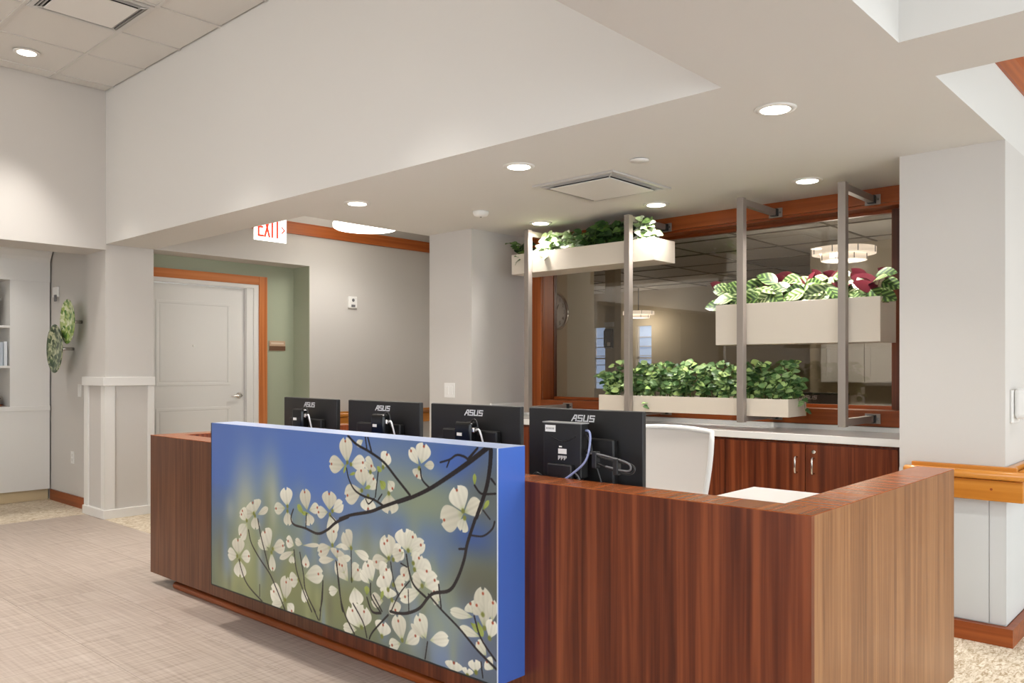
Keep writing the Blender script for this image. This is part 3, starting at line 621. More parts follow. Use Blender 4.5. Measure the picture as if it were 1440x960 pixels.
cabinet(-3.460, -2.444, 'walnut base cabinet in the middle of the back counter')
cabinet(-4.476, -3.460, 'walnut base cabinet at the plain column end of the back counter')
ct = thing('countertop', 'white quartz worktop along the office window', 'countertop', (-2.9, 4.87, .883))
box('slab', QUARTZ, (-4.486, -1.358, 4.62, 5.0975, .883, .925), ct, .003)
box('backsplash', QUARTZ, (-4.466, -1.358, 5.079, 5.0975, .9252, .954), ct, .001)
box('side_splash', QUARTZ, (-4.486, -4.466, 4.66, 5.0975, .9252, 1.03), ct, .001)

# ------------------------------------------------------------------ posts carrying the planters
def post(x, label):
    r = thing('planter_post', label, 'post', (x, 4.617, .925), 'metal posts holding the planters')
    box('upright', STEEL, (x-.0215, x+.0215, 4.595, 4.64, .978, 2.341), r, .002)
    for z in (2.315, 1.003):
        a = box('arm', STEEL, (x-.018, x+.018, 4.6405, 5.07, z-.02, z+.02), r, .002)
        pl = box('wall_plate', STEEL, (x-.045, x+.045, 5.089, 5.0975, z-.03, z+.03), a, .001)
        box('collar', BLACKP, (x-.022, x+.022, 5.055, 5.089, z-.024, z+.024), a, .002)
        for q in (-.033, .033): MB().lathe([(.006, -.004), (.006, 0)], (x+q, 5.089, z), n=10, axis='y').build('bolt', CHROME, a)
    return r
post(-1.712, 'square metal post nearest the wainscot column'); post(-2.322, 'square metal post crossing the prayer plant box and the low hedge box')
post(-3.145, 'square metal post between the high ivy box and the low hedge'); post(-4.045, 'square metal post beside the plain column')
def planter(x0, x1, z0, z1, label):
    y0, y1 = 4.6425, 4.904; t = .008
    r = thing('planter_box', label, 'planter', ((x0+x1)/2, (y0+y1)/2, z0))
    m = MB(); m.box(x0, x1, y0, y0+t, z0, z1, .001); m.box(x0, x1, y1-t, y1, z0, z1, .001); m.box(x0, x0+t, y0+t, y1-t, z0, z1); m.box(x1-t, x1, y0+t, y1-t, z0, z1); m.box(x0+t, x1-t, y0+t, y1-t, z0, z0+t)
    m.build('trough', CREAM, r); s = MB(); s.box(x0+t, x1-t, y0+t, y1-t, z0+t, z1-.012); s.build('soil', SOIL, r)
    return r
planter(-3.41, -2.04, 1.017, 1.1225, 'shallow cream planter box holding the low round-leaf hedge')
planter(-4.235, -2.958, 2.025, 2.175, 'cream planter box of variegated ivy close to the ceiling')
planter(-2.509, -1.521, 1.451, 1.699, 'deep cream planter box holding striped prayer plants')

# ------------------------------------------------------------------ leaves
def leaf_mesh(name, L, Wd, mt, mb_, pw=.8, cup=.25, droop=.25, n=6, heart=False):
    bm = bmesh.new(); uv = bm.loops.layers.uv.new('UVMap')
    rows = {}
    for lay in (0, 1):
        rows[lay] = []
        for i in range(n+1):
            t = i/n; h = Wd/2*math.sin(math.pi*min(max(t, .0), 1)**pw)**.8 if 0 < t < 1 else .0006
            if heart and t < .3: h = max(h, Wd*.36*min(1, t*8))
            y = L*t; z = -droop*L*t*t - lay*.0012
            rows[lay].append([bm.verts.new((-h, y, z + cup*h)), bm.verts.new((0, y, z)), bm.verts.new((h, y, z + cup*h))])
    for lay in (0, 1):
        for i in range(n):
            for j in range(2):
                q = [rows[lay][i][j], rows[lay][i][j+1], rows[lay][i+1][j+1], rows[lay][i+1][j]]
                f = bm.faces.new(q if lay == 0 else q[::-1]); f.material_index = lay; f.smooth = True
                for lp in f.loops: lp[uv].uv = (lp.vert.co.x/Wd + .5, lp.vert.co.y/L)
    me = bpy.data.meshes.new(name); bm.to_mesh(me); bm.free(); me.materials.append(mt); me.materials.append(mb_); return me
def leaf_mat(name, cols, mode, rough=.4):
    m = bpy.data.materials.new(name); m.use_nodes = True; nt = m.node_tree; p = nt.nodes['Principled BSDF']; L = nt.links.new
    uv = nt.nodes.new('ShaderNodeUVMap'); uv.uv_map = 'UVMap'; sp = nt.nodes.new('ShaderNodeSeparateXYZ'); L(uv.outputs[0], sp.inputs[0])
    oi = nt.nodes.new('ShaderNodeObjectInfo')
    def mth(op, a, b=None, c=None):
        n = nt.nodes.new('ShaderNodeMath'); n.operation = op
        for k, v in enumerate((a, b, c)):
            if v is None: continue
            if hasattr(v, 'links'): L(v, n.inputs[k])
            else: n.inputs[k].default_value = v
        return n.outputs[0]
    ax = mth('ABSOLUTE', mth('SUBTRACT', sp.outputs[0], .5))
    if mode == 'stripe':
        v = mth('SINE', mth('MULTIPLY_ADD', mth('SUBTRACT', sp.outputs[1], mth('MULTIPLY', ax, .75)), 25.0, 0.0))
        v = mth('MULTIPLY_ADD', v, .27, .47)
        v = mth('SUBTRACT', v, mth('MULTIPLY', mth('LESS_THAN', ax, .03), .35))
        v = mth('ADD', v, mth('MULTIPLY', mth('GREATER_THAN', ax, .40), .3))
        v = mth('ADD', v, mth('MULTIPLY', mth('SUBTRACT', oi.outputs['Random'], .5), .45))
    elif mode == 'vein':
        v = mth('SINE', mth('MULTIPLY_ADD', ax, 30.0, 0.0)); v = mth('MULTIPLY_ADD', v, .13, .1)
        v = mth('ADD', v, oi.outputs['Random']); v = mth('MULTIPLY', v, .85)
    else:
        tc = nt.nodes.new('ShaderNodeTexCoord'); nz = nt.nodes.new('ShaderNodeTexNoise'); nz.inputs['Scale'].default_value = 38; L(tc.outputs['Object'], nz.inputs['Vector'])
        v = mth('ADD', mth('MULTIPLY_ADD', nz.outputs[0], .8, .16 if 'varieg' in name else 0.0), mth('MULTIPLY', mth('SUBTRACT', oi.outputs['Random'], .5), .7))
    k = len(cols); r = ramp(nt, [(.15 + .7*i/(k-1), c) for i, c in enumerate(cols)]); L(v, r.inputs[0]); L(r.outputs[0], p.inputs['Base Color'])
    p.inputs['Roughness'].default_value = rough; p.inputs['Specular IOR Level'].default_value = .4; return m
PEP = leaf_mat('round_leaf_green', ((50, 82, 46), (88, 126, 64), (148, 176, 124), (184, 212, 128)), 'vein')
PEPB = mat('leaf_underside', (120, 150, 84), .6)
CAL = leaf_mat('striped_leaf', ((44, 66, 34), (104, 134, 66), (196, 210, 158)), 'stripe', .35)
MAROON = mat('maroon_underside', (104, 28, 42), .5)
IVW = leaf_mat('variegated_leaf', ((96, 140, 58), (196, 216, 160), (238, 242, 226)), 'mottle')
IVD = leaf_mat('dark_ivy_leaf', ((30, 52, 24), (58, 92, 40), (110, 146, 60)), 'mottle')
IVB = mat('ivy_underside', (120, 152, 84), .6)
STEMG = mat('green_stem', (104, 128, 62), .6); STEMR = mat('maroon_stem', (110, 70, 62), .6)
L_PEP = leaf_mesh('round_leaf', .048, .037, PEP, PEPB, pw=.75); L_CAL = leaf_mesh('prayer_leaf', .135, .098, CAL, MAROON, pw=.85, cup=.18, droop=.16, n=8)
L_CALD = leaf_mesh('prayer_leaf_folded', .12, .045, CAL, MAROON, pw=.85, cup=.9, droop=.1, n=8)
L_IVW = leaf_mesh('ivy_leaf', .062, .050, IVW, IVB, pw=.7, heart=True); L_IVD = leaf_mesh('ivy_leaf', .066, .052, IVD, IVB, pw=.7, heart=True)
def put_leaf(me, root, p, d, n, s, name='leaf'):
    d = Vector(d).normalized(); n = Vector(n); x = d.cross(n)
    if x.length < 1e-3: n = Vector((0, 0, 1)); x = d.cross(n) if abs(d.z) < .95 else Vector((1, 0, 0))
    x.normalize(); n = x.cross(d).normalized()
    M = Matrix((x, d, n)).transposed().to_4x4(); M.translation = Vector(p) - ORG[root.name]
    o = bpy.data.objects.new(name, me); COL.objects.link(o); o.parent = root; o.matrix_local = M @ Matrix.Diagonal((s, s, s, 1)); return o
R = random.Random(11)
def bushy(x, y, z, label, group, me, stemm, nst, nleaf, rad, hgt, lean=(0, 0), s=(.8, 1.15), yclamp=(4.645, 4.99), zmax=9, trail=0, name='leafy_plant', root=.05):
    r = thing(name, label, 'plant', (x, y, z), group)
    for k in range(nst):
        a = 2*math.pi*(k + R.random()*.6)/nst; rr = rad*(.25 + .85*R.random()); top = hgt*(.32 + .72*R.random())
        bx, by = x + R.uniform(-root, root), y + R.uniform(-.6, .6)*root
        tipx, tipy = bx + math.cos(a)*rr + lean[0], by + math.sin(a)*rr + lean[1]
        tr = trail > 0 and R.random() < trail and math.sin(a) < .3
        pts = []
        for i in range(7):
            t = i/6; e = t**1.3
            zz = z + (top*math.sin(t*1.9) if not tr else hgt*.4*math.sin(t*3.4) - .06*t*t)
            pts.append((bx + (tipx-bx)*e, min(max(by + (tipy-by)*e, yclamp[0] if not tr else y-.2), yclamp[1]), min(zz, zmax)))
        MB().tube(pts, [.0026 - .0014*i/6 for i in range(7)], n=5).build('stem', stemm, r)
        for q in range(nleaf):
            t = .12 + .9*(q + .6*R.random())/nleaf; i = min(int(t*6), 5); f = min(t*6-i, 1)
            p = Vector(pts[i]).lerp(Vector(pts[i+1]), f)
            b = R.random()*2*math.pi; d = Vector((math.cos(b), math.sin(b)*.7 - .3, .1 + .7*(R.random()-.5)))
            nn = Vector((.25 + R.uniform(-.5, .5), -.8 + R.uniform(-.3, .3), .65))
            if p.z + d.z*.05 > zmax: d.z = -abs(d.z)
            put_leaf(me, r, p, d, nn, R.uniform(*s))
    return r
ORD = ('second', 'third', 'fourth', 'fifth', 'sixth', 'seventh', 'eighth', 'ninth')
for k in range(10):
    x = -3.37 + .143*k
    lab = 'round-leaf plant drooping over the shallow planter end on the ivy side' if k == 0 else 'round-leaf plant at the shallow planter end below the prayer plants' if k == 9 else 'bushy round-leaf plant, %s in the shallow planter counting from the drooping end' % ORD[k-1]
    bushy(x, 4.77, 1.112, lab, 'round-leaf plants in the shallow planter', L_PEP, STEMG, 16, 9, .10, .225 if k else .16, lean=(-.05, 0) if k == 0 else (0, 0), s=(.8, 1.2), trail=.14)
G2 = 'ivy in the high planter'
bushy(-4.19, 4.77, 2.165, 'dark ivy trailing over the planter end beside the plain column', G2, L_IVD, STEMG, 9, 6, .09, .12, lean=(-.03, -.02), zmax=2.34, trail=.4, name='ivy_plant')
bushy(-3.93, 4.74, 2.165, 'white variegated ivy next to the post at the plain column', G2, L_IVW, STEMG, 17, 8, .13, .16, zmax=2.34, trail=.35, name='ivy_plant')
bushy(-3.72, 4.75, 2.165, 'mixed pale ivy in the middle of the high planter', G2, L_IVW, STEMG, 13, 7, .11, .12, zmax=2.34, trail=.3, name='ivy_plant')
for q, xx in enumerate((-3.56, -3.40, -3.26)): bushy(xx, 4.79, 2.165, ('first', 'second', 'third')[q] + ' dark green ivy after the pale ivies of the high planter', G2, L_IVD, STEMG, 15, 8, .12, .17, zmax=2.35, trail=.12, name='ivy_plant')
bushy(-3.06, 4.74, 2.165, 'white variegated ivy at the free end of the high planter', G2, L_IVW, STEMG, 15, 7, .09, .15, zmax=2.34, trail=.4, name='ivy_plant')
def prayer(x, label, n, seed, lean=0):
    r = thing('prayer_plant', label, 'plant', (x, 4.77, 1.685), 'striped prayer plants in the deep planter'); q = random.Random(seed)
    for k in range(n):
        row = k % 3; f = (k//3 + .5)/math.ceil(n/3)                # three staggered rows: low front, middle, high back
        px = x + (f-.5)*.24 + q.uniform(-.03, .03) + lean*(.4 + .6*(row == 0)); b = q.uniform(-1.2, 1.2)
        p = Vector((px, (4.70, 4.735, 4.79)[row] + q.uniform(-.01, .01), 1.685 + (.035, .085, .14)[row] + q.uniform(-.02, .025)))
        MB().tube([(x + (f-.5)*.05, 4.77, 1.685), tuple((p + Vector((x, 4.78, 1.70)))/2 + Vector((0, 0, .02))), tuple(p)], .0025, n=5).build('stem', STEMR, r)
        sgn = -1 if (f < .5 or lean) else 1
        d = Vector((sgn*abs(math.cos(b)) + lean*3, -.30, (-.25, -.05, .18)[row] + q.uniform(-.3, .3))); nn = Vector((.3 + q.uniform(-.55, .55), -.8, .5 + q.uniform(-.5, .5)))
        if q.random() < .16: nn = -nn
        put_leaf(L_CAL, r, p - d.normalized()*.05, d, nn, q.uniform(.8, 1.08))
        if row == 2 or k % 4 == 0: put_leaf(L_CALD if k % 2 else L_CAL, r, p + Vector((q.uniform(-.05, .05), .05, -.02)), Vector((q.uniform(-1, 1), .15, .55)), Vector((.2, .9, .3)), q.uniform(.7, .95))
    return r
prayer(-2.40, 'striped prayer plant hanging over the free end of the deep planter', 12, 2, -.06); prayer(-2.20, 'striped prayer plant just past the post crossing the deep planter', 11, 3)
prayer(-2.00, 'striped prayer plant in the middle of the deep planter', 11, 4); prayer(-1.80, 'striped prayer plant beside the post near the wainscot column', 11, 5); prayer(-1.60, 'striped prayer plant at the deep planter end by the wainscot column', 11, 6)

# ------------------------------------------------------------------ ceiling fixtures
def downlight(x, y, z, label, group, power, r=.075, ang=150, blend=.7):
    t = thing('recessed_downlight', label, 'ceiling light', (x, y, z), group)
    MB().lathe([(r*.80, -.004), (r*.84, -.007), (r*1.12, -.004), (r*1.14, 0)], (x, y, z), n=32).build('trim_ring', TRIMW, t)
    MB().lathe([(r*.79, -.0072), (.001, -.0085)], (x, y, z), n=32).build('lens', LENS, t)
    spot((x, y, z-.02), power, t, size=ang, r=.06, blend=blend); return t
G1 = 'downlights in the desk soffit'
for x, y, nm in ((-1.49, 3.265, 'recessed downlight above the desk end near the coffer'), (-2.925, 3.265, 'recessed downlight above the middle of the desk'), (-4.36, 3.28, 'recessed downlight above the desk end nearest the exit sign'),
                 (-1.92, 4.63, 'recessed downlight above the prayer plants'), (-2.934, 4.63, 'recessed downlight over the free end of the high ivy planter'), (-3.942, 4.64, 'recessed downlight over the pale ivy by the plain column')):
    downlight(x, y, Z0, nm, G1, DOWN_W if y < 4 else DOWN_W*1.25, ang=128, blend=.8)
for k, (x, y) in enumerate([(a, b) for a in (-6.9, -5.0, -3.1) for b in (2.11, .2, -1.8, -3.6)]):
    downlight(x, y, 3.70, 'round downlight in the lobby tile ceiling' if k else 'round downlight in the tile ceiling by the tall corner', 'lobby downlights', LOBBY_W*1.5 if y > 2 else LOBBY_W*.6, r=.08, ang=74 if y > 2 else 62, blend=.9)
downlight(-8.55, 2.25, 2.56, 'round downlight in the bookcase alcove ceiling', 'alcove downlights', 15, r=.06, ang=120, blend=.8)
for k, (x, y) in enumerate(((1.0, 5.0), (1.0, 7.4))): downlight(x, y, 2.95, 'round downlight in the side corridor ceiling', 'side corridor downlights', 45)
for k, (x, y) in enumerate(((1.0, 1.2), (1.0, -2.0))): downlight(x, y, 3.35, 'round downlight in the coffer', 'coffer downlights', 60)
# wide drum light in the exit corridor
dr = thing('drum_ceiling_light', 'wide round glowing ceiling light in the exit corridor', 'ceiling light', (-6.59, 5.06, 2.70))
MB().lathe([(.0, 0), (.30, .0), (.318, .012), (.32, .05), (.30, .075), (0, .075)], (-6.59, 5.06, 2.70), n=48).build('diffuser', mat('glowing_diffuser', (255, 255, 252), .4, emit=(255, 250, 240), es=5), dr)
MB().lathe([(.07, .075), (.07, .25)], (-6.59, 5.06, 2.70), n=24).build('canopy', TRIMW, dr)
spot((-6.59, 5.06, 2.685), 34, dr, size=165, r=.22)
# unseen glass drums added to brighten the tall lobby ceiling and header
FILL_GLOW = mat('fill_drum_glow', (252, 248, 240), .4, emit=(255, 244, 230), es=2.5)
for q, x in enumerate((-6.3, -4.4, -2.6)):
    t = thing('drum_ceiling_light', ('unseen fill drum added over the lobby near the bookcase alcove', 'unseen fill drum added over the middle of the lobby', 'unseen fill drum added over the lobby beside the coffer')[q], 'ceiling light', (x, -.9, 3.40), 'added fill drums in the lobby')
    MB().lathe([(0, 0), (.27, 0), (.28, .02), (.28, .12), (0, .12)], (x, -.9, 3.40), n=40).build('shade', FILL_GLOW, t)
    MB().lathe([(.06, .12), (.06, .30)], (x, -.9, 3.40), n=20).build('canopy', CHROME, t)
    l = bpy.data.lights.new('drum_fill_source', 'POINT'); l.energy = DRUM_FILL_W; l.shadow_soft_size = .25; l.color = WARM
    lo = bpy.data.objects.new('drum_fill_source', l); COL.objects.link(lo); lo.parent = t; lo.location = (0, 0, -.30)
# square four-way air diffuser
def diffuser(x0, x1, y0, y1, z, label):
    t = thing('air_diffuser', label, 'air vent', ((x0+x1)/2, (y0+y1)/2, z)); ALU = mat('brushed_vent_metal', (205, 203, 200), .35, metal=.3)
    f = MB(); e = .028
    for a in ((x0, x1, y0, y0+e), (x0, x1, y1-e, y1), (x0, x0+e, y0+e, y1-e), (x1-e, x1, y0+e, y1-e)): f.box(*a, z-.012, z-.0005, .002)
    f.build('frame', ALU, t); box('throat', DARK, (x0+e, x1-e, y0+e, y1-e, z-.002, z-.0008), t)
    box('plaque', TRIMW, (x0+.075, x1-.075, y0+.075, y1-.075, z-.022, z-.016), t, .002)
    for i in range(2):
        m = MB(); o = e+.012+.02*i; w_ = .004
        for a in ((x0+o, x1-o, y0+o, y0+o+w_), (x0+o, x1-o, y1-o-w_, y1-o), (x0+o, x0+o+w_, y0+o, y1-o), (x1-o-w_, x1-o, y0+o, y1-o)): m.box(*a, z-.014, z-.002)
        m.build('vane', ALU, t)
    for sx in (-1, 1):
        for sy in (-1, 1): MB().tube([((x0+x1)/2+sx*((x1-x0)/2-e), (y0+y1)/2+sy*((y1-y0)/2-e), z-.008), ((x0+x1)/2+sx*((x1-x0)/2-.075), (y0+y1)/2+sy*((y1-y0)/2-.075), z-.014)], .005, n=6).build('corner_strut', ALU, t)
    return t
diffuser(-3.175, -2.595, 3.66, 4.26, Z0, 'square four-way air diffuser in the desk soffit')
diffuser(-5.993, -5.407, 1.832, 2.418, 3.70, 'square plaque air diffuser in the lobby tile ceiling')
sm = thing('smoke_detector', 'white domed smoke detector on the soffit', 'smoke detector', (-3.957, 4.022, Z0))
MB().lathe([(.055, 0), (.055, -.014), (.046, -.03), (.02, -.038), (0, -.038)], (-3.957, 4.022, Z0), n=28).build('dome', WHITEP, sm)
MB().lathe([(.008, -.038), (.006, -.042), (0, -.042)], (-3.957, 4.022, Z0), n=12).build('sensor', GREYP, sm)
sp_ = thing('sprinkler_cover', 'round white concealed sprinkler cover on the soffit', 'sprinkler', (-2.371, 3.58, Z0))
MB().lathe([(.05, -.004), (.05, -.008), (0, -.009)], (-2.371, 3.58, Z0), n=28).build('cover_plate', WHITEP, sp_)
MB().lathe([(.042, 0), (.042, -.004)], (-2.371, 3.58, Z0), n=28).build('collar', GREYP, sp_)

# ------------------------------------------------------------------ exit sign
ex = thing('exit_sign', 'lit white EXIT sign with red letters and arrow', 'sign', (-6.0, 3.635, 2.345))
EXW = mat('lit_sign_face', (255, 255, 255), .4, emit=(255, 250, 246), es=1.5); EXR = mat('red_sign_letter', (226, 70, 48), .4, emit=(232, 72, 48), es=.8)
fc = box('face', EXW, (-6.008, -5.996, 3.49, 3.785, 2.350, 2.56), ex, .001)
lt = MB(); strokes(lt, 'EXIT', lambda x, y, d: (-5.9955+d, 3.526+x, 2.388+y), .044, .142, .014, .017, .0012); lt.build('letters', EXR, fc)
ar = MB(); strokes(ar, '>', lambda x, y, d: (-5.9955+d, 3.742+x, 2.425+y), .038, .052, 0, .011, .0012); ar.build('arrow', EXR, fc)
box('housing', WHITEP, (-6.03, -5.975, 3.47, 3.80, 2.56, 2.60), ex, .004); MB().tube([(-6.003, 3.635, 2.60), (-6.003, 3.635, 2.95)], .012, n=10).build('stem', WHITEP, ex)

# ------------------------------------------------------------------ wall devices
def switch_plate(name, label, cat, cx, cz, face, at, w=.072, h=.116, gangs=1, outlet=False):
    "face: '-y' plate on a wall at y=at; '+x' plate on a wall at x=at"
    t = thing(name, label, cat, (cx, at-.006, cz-h/2) if face == '-y' else (at+.006, cx, cz-h/2))
    def bb(nm, m, a, b, c, d, t0, t1, par, bev=0):
        return box(nm, m, (a, b, at-t1, at-t0, c, d) if face == '-y' else (at+t0, at+t1, a, b, c, d), par, bev)
    pl = bb('plate', WHITEP, cx-w/2, cx+w/2, cz-h/2, cz+h/2, .0002, .006, t, .0015)
    for g in range(gangs):
        gx_ = cx + (g-(gangs-1)/2)*.046
        if outlet:
            for s in (-1, 1): bb('receptacle', mat('socket_face', (214, 213, 210), .4), gx_-.016, gx_+.016, cz+s*.022-.014, cz+s*.022+.014, .006, .009, pl, .001)
        else: bb('rocker', WHITEP, gx_-.016, gx_+.016, cz-.033, cz+.033, .006, .0095, pl, .0015)
    return t
switch_plate('light_switch', 'white light switch on the alcove wall below the green discs', 'light switch', -8.18, 1.10, '-y', 2.952)
switch_plate('wall_outlet', 'white outlet low on the alcove wall', 'outlet', -8.355, .46, '-y', 2.952, outlet=True)
switch_plate('light_switch', 'white double light switch on the plain middle column', 'light switch', -4.73, 1.134, '-y', 4.46, w=.118, gangs=2)
th = thing('wall_sensor', 'small white call sensor high on the corridor wall', 'sensor', (-7.386, 5.484, 1.97))
box('body', WHITEP, (-7.3898, -7.362, 5.43, 5.54, 1.972, 2.10), th, .006); box('button', GREYP, (-7.3618, -7.357, 5.46, 5.51, 1.985, 2.01), th, .002); MB().ball((-7.361, 5.485, 2.06), (.006, .018, .018)).build('dome', GREYP, th)
th = thing('wall_sensor', 'small white hook-shaped sensor on the alcove wall above the discs', 'sensor', (-8.76, 2.94, 1.97))
box('body', WHITEP, (-8.83, -8.70, 2.930, 2.9518, 2.01, 2.11), th, .005); box('button', GREYP, (-8.75, -8.71, 2.915, 2.930, 1.965, 2.03), th, .004)
pq = thing('room_plaque', 'brown engraved room plaque on the sage wall', 'sign', (-7.68, 4.735, 1.495))
p1 = box('plate', mat('plaque_tan', (188, 158, 132), .5), (-7.6858, -7.676, 4.64, 4.83, 1.495, 1.60), pq, .001); box('rail', mat('plaque_brown', (104, 72, 50), .5), (-7.6759, -7.673, 4.64, 4.83, 1.498, 1.545), p1); box('raised_line', mat('plaque_pale', (214, 194, 172), .5), (-7.6759, -7.6735, 4.66, 4.81, 1.565, 1.582), p1)
# hand sanitiser dispenser on the right column
ds = thing('soap_dispenser', 'white wall dispenser on the corridor side of the wainscot column', 'dispenser', (-.84, 4.60, 1.03))
box('back_plate', WHITEP, (-.8848, -.872, 4.53, 4.68, 1.04, 1.20), ds, .004); MB().box(-.872, -.79, 4.54, 4.67, 1.06, 1.21, .022, seg=4).build('body', WHITEP, ds); box('push_lever', GREYP, (-.7898, -.783, 4.57, 4.64, 1.075, 1.11), ds, .002); box('window', GREYP, (-.7898, -.7885, 4.59, 4.62, 1.14, 1.19), ds)
# honey maple handrails with bumper board
def rail_profile(o): return [(o-.0, .678), (o-.035, .678), (o-.038, .684), (o-.038, .768), (o-.035, .776), (o-.03, .779), (o-.012, .782), (o-.012, .80), (o-.030, .803), (o-.036, .806)]
hr = thing('handrail', 'honey maple handrail and bumper board on the wainscot column', 'handrail', (-1.05, 4.38, .678))
b = MB(); b.box(-1.30, -.80, 4.368, 4.4228, .680, .778, .004); b.build('bumper_board', HON, hr)
b = MB(); b.box(-1.29, -.83, 4.395, 4.4228, .778, .84, .004); b.build('back_board', HON, hr)
b = MB(); b.tube([(-1.318, 4.366, .802), (-1.312, 4.366, .802), (-1.30, 4.366, .802), (-.79, 4.366, .802)], [.010, .019, .0215, .0215], n=16); b.build('grip', HON, hr)
for x in (-1.15, -.90): box('bracket', CHROME, (x-.008, x+.008, 4.37, 4.40, .785, .80), hr)
MB().lathe([(.006, -.001), (.005, .0)], (-.93, 4.368, .735), n=10, axis='y').build('plug', CHX, hr)
h2 = thing('handrail', 'honey maple handrail running along the side corridor wall', 'handrail', (-.85, 6.5, .678))
box('bumper_board', HONY, (-.8783, -.826, 4.43, 9.1, .680, .778), h2, .004); box('back_board', HONY, (-.8783, -.85, 4.43, 9.1, .778, .84), h2, .004)
MB().tube([(-.822, 4.425, .802), (-.822, 9.1, .802)], .0215, n=16).build('grip', HONY, h2)
h3 = thing('handrail', 'honey maple handrail on the exit corridor wall behind the monitors', 'handrail', (-7.36, 5.8, .678))
box('bumper_board', HONY, (-7.3898, -7.335, 4.96, 6.62, .680, .778), h3, .004); MB().tube([(-7.33, 4.96, .805), (-7.33, 6.62, .805)], .0215, n=12).build('grip', HONY, h3); box('back_board', HONY, (-7.3898, -7.36, 4.96, 6.62, .778, .84), h3, .004)

# ------------------------------------------------------------------ green discs on the alcove wall
def speckle(name, c0, c1, c2):
    m = bpy.data.materials.new(name); m.use_nodes = True; nt = m.node_tree; p = nt.nodes['Principled BSDF']; L = nt.links.new
    tc = nt.nodes.new('ShaderNodeTexCoord'); v = nt.nodes.new('ShaderNodeTexVoronoi'); v.inputs['Scale'].default_value = 34; L(tc.outputs['Object'], v.inputs['Vector'])
    sp = nt.nodes.new('ShaderNodeSeparateColor'); L(v.outputs['Color'], sp.inputs[0]); r = ramp(nt, [(.1, c0), (.5, c1), (.9, c2)]); L(sp.outputs[0], r.inputs[0]); L(r.outputs[0], p.inputs['Base Color']); p.inputs['Roughness'].default_value = .3; return m
def disc(cx, cz, y, rx, r, m, label):
    t = thing('wall_disc', label, 'wall art', (cx, y, cz-r), 'green glass wall discs')
    pr = [(0, .012), (r*.5, .008), (r*.8, .0), (r*.97, -.014), (r, -.018), (r*.97, -.022), (r*.8, -.009), (r*.5, -.001), (0, .003)]
    db = MB().lathe(pr, (cx, y, cz), n=40, axis='y')
    for v in db.bm.verts: v.co.x = cx + (v.co.x-cx)*rx/r
    db.build('dish', m, t)
    MB().tube([(cx, y+.01, cz), (cx, 2.9515, cz)], .016, n=10).build('standoff', CHROME, t); return t
disc(-8.125, 1.74, 2.84, .178, .207, speckle('lime_glass', (84, 130, 60), (168, 190, 96), (226, 230, 196)), 'lime green mottled glass disc on the alcove wall')
disc(-8.33, 1.493, 2.80, .205, .228, speckle('moss_glass', (38, 62, 34), (84, 104, 66), (190, 192, 156)), 'dark moss green speckled glass disc below the lime one')

# ------------------------------------------------------------------ built-in bookcase at the left edge
KX = -8.925
bk = thing('bookcase', 'white built-in bookcase with open shelves in the alcove', 'bookcase', (KX-.2, 1.8, 0))
BW = TRIMW
box('side_panel', BW, (KX-.02, KX, 2.585, 2.9375, .11, 2.36), bk)
box('side_panel', BW, (KX-.40, KX-.02, 2.585, 2.605, .935, 2.30), bk); box('side_panel', BW, (KX-.40, KX, 1.35, 1.37, .935, 2.30), bk)
box('back_panel', mat('taupe_back', (158, 150, 138), .7), (KX-.42, KX-.40, 1.35, 2.605, .93, 2.30), bk)
box('lower_panel', BW, (KX-.42, KX-.0005, .6, 2.585, .11, .89), bk)
box('ledge', BW, (KX-.42, KX+.018, .6, 2.9375, .89, .937), bk, .003)
box('frieze', BW, (KX-.42, KX+.012, .6, 2.9376, 2.165, 2.37), bk)
cr = MB(); cr.poly([(KX, 2.37), (KX+.015, 2.37), (KX+.03, 2.40), (KX+.075, 2.455), (KX+.085, 2.49), (KX, 2.49)], 'y', .6, 2.9375); cr.build('crown', BW, bk)
box('plinth', mat('tan_plinth', (206, 186, 150), .6), (KX-.40, KX-.05, .6, 2.9375, 0, .11), bk)
for z in (1.334, 1.723): box('shelf', BW, (KX-.40, KX-.006, 1.37, 2.585, z-.022, z), bk)
# things on the shelves
for k, (c, h, y) in enumerate((((224, 228, 232), .235, 2.555), ((186, 196, 206), .225, 2.52), ((236, 236, 234), .24, 2.487), ((168, 178, 190), .23, 2.452))):
    t = thing('book', ['tall white book at the end of the shelf row', 'slim blue-grey book second in the shelf row', 'white book third in the shelf row', 'grey-blue book last in the shelf row'][k], 'book', (KX-.10, y, 1.334), 'books on the alcove shelf')
    m_ = mat('book_cover', c, .6); cv = MB(); cv.box(KX-.19, KX-.03, y-.014, y-.011, 1.3343, 1.334+h); cv.box(KX-.19, KX-.03, y+.011, y+.014, 1.3343, 1.334+h); cv.box(KX-.03, KX-.026, y-.014, y+.014, 1.3343, 1.334+h); cv.build('cover', m_, t)
    box('pages', mat('page_white', (240, 236, 226), .8), (KX-.185, KX-.031, y-.0109, y+.0109, 1.338, 1.330+h), t)
vs = thing('ceramic_vase', 'grey ceramic vase on the top alcove shelf', 'vase', (KX-.16, 2.40, 1.723)); GV = mat('grey_ceramic', (168, 164, 154), .35)
MB().lathe([(.0, 0), (.06, 0), (.10, .06), (.125, .14), (.11, .22), (.06, .27), (.045, .30), (.06, .33), (.052, .33), (.038, .30), (.0, .28)], (KX-.16, 2.40, 1.7235), n=32).build('body', GV, vs)
for s in (-1, 1): MB().tube([(KX-.16, 2.40+s*.10, 1.96), (KX-.16, 2.40+s*.15, 1.98), (KX-.16, 2.40+s*.13, 2.03), (KX-.16, 2.40+s*.055, 2.03)], .010, n=8).build('handle', GV, vs)
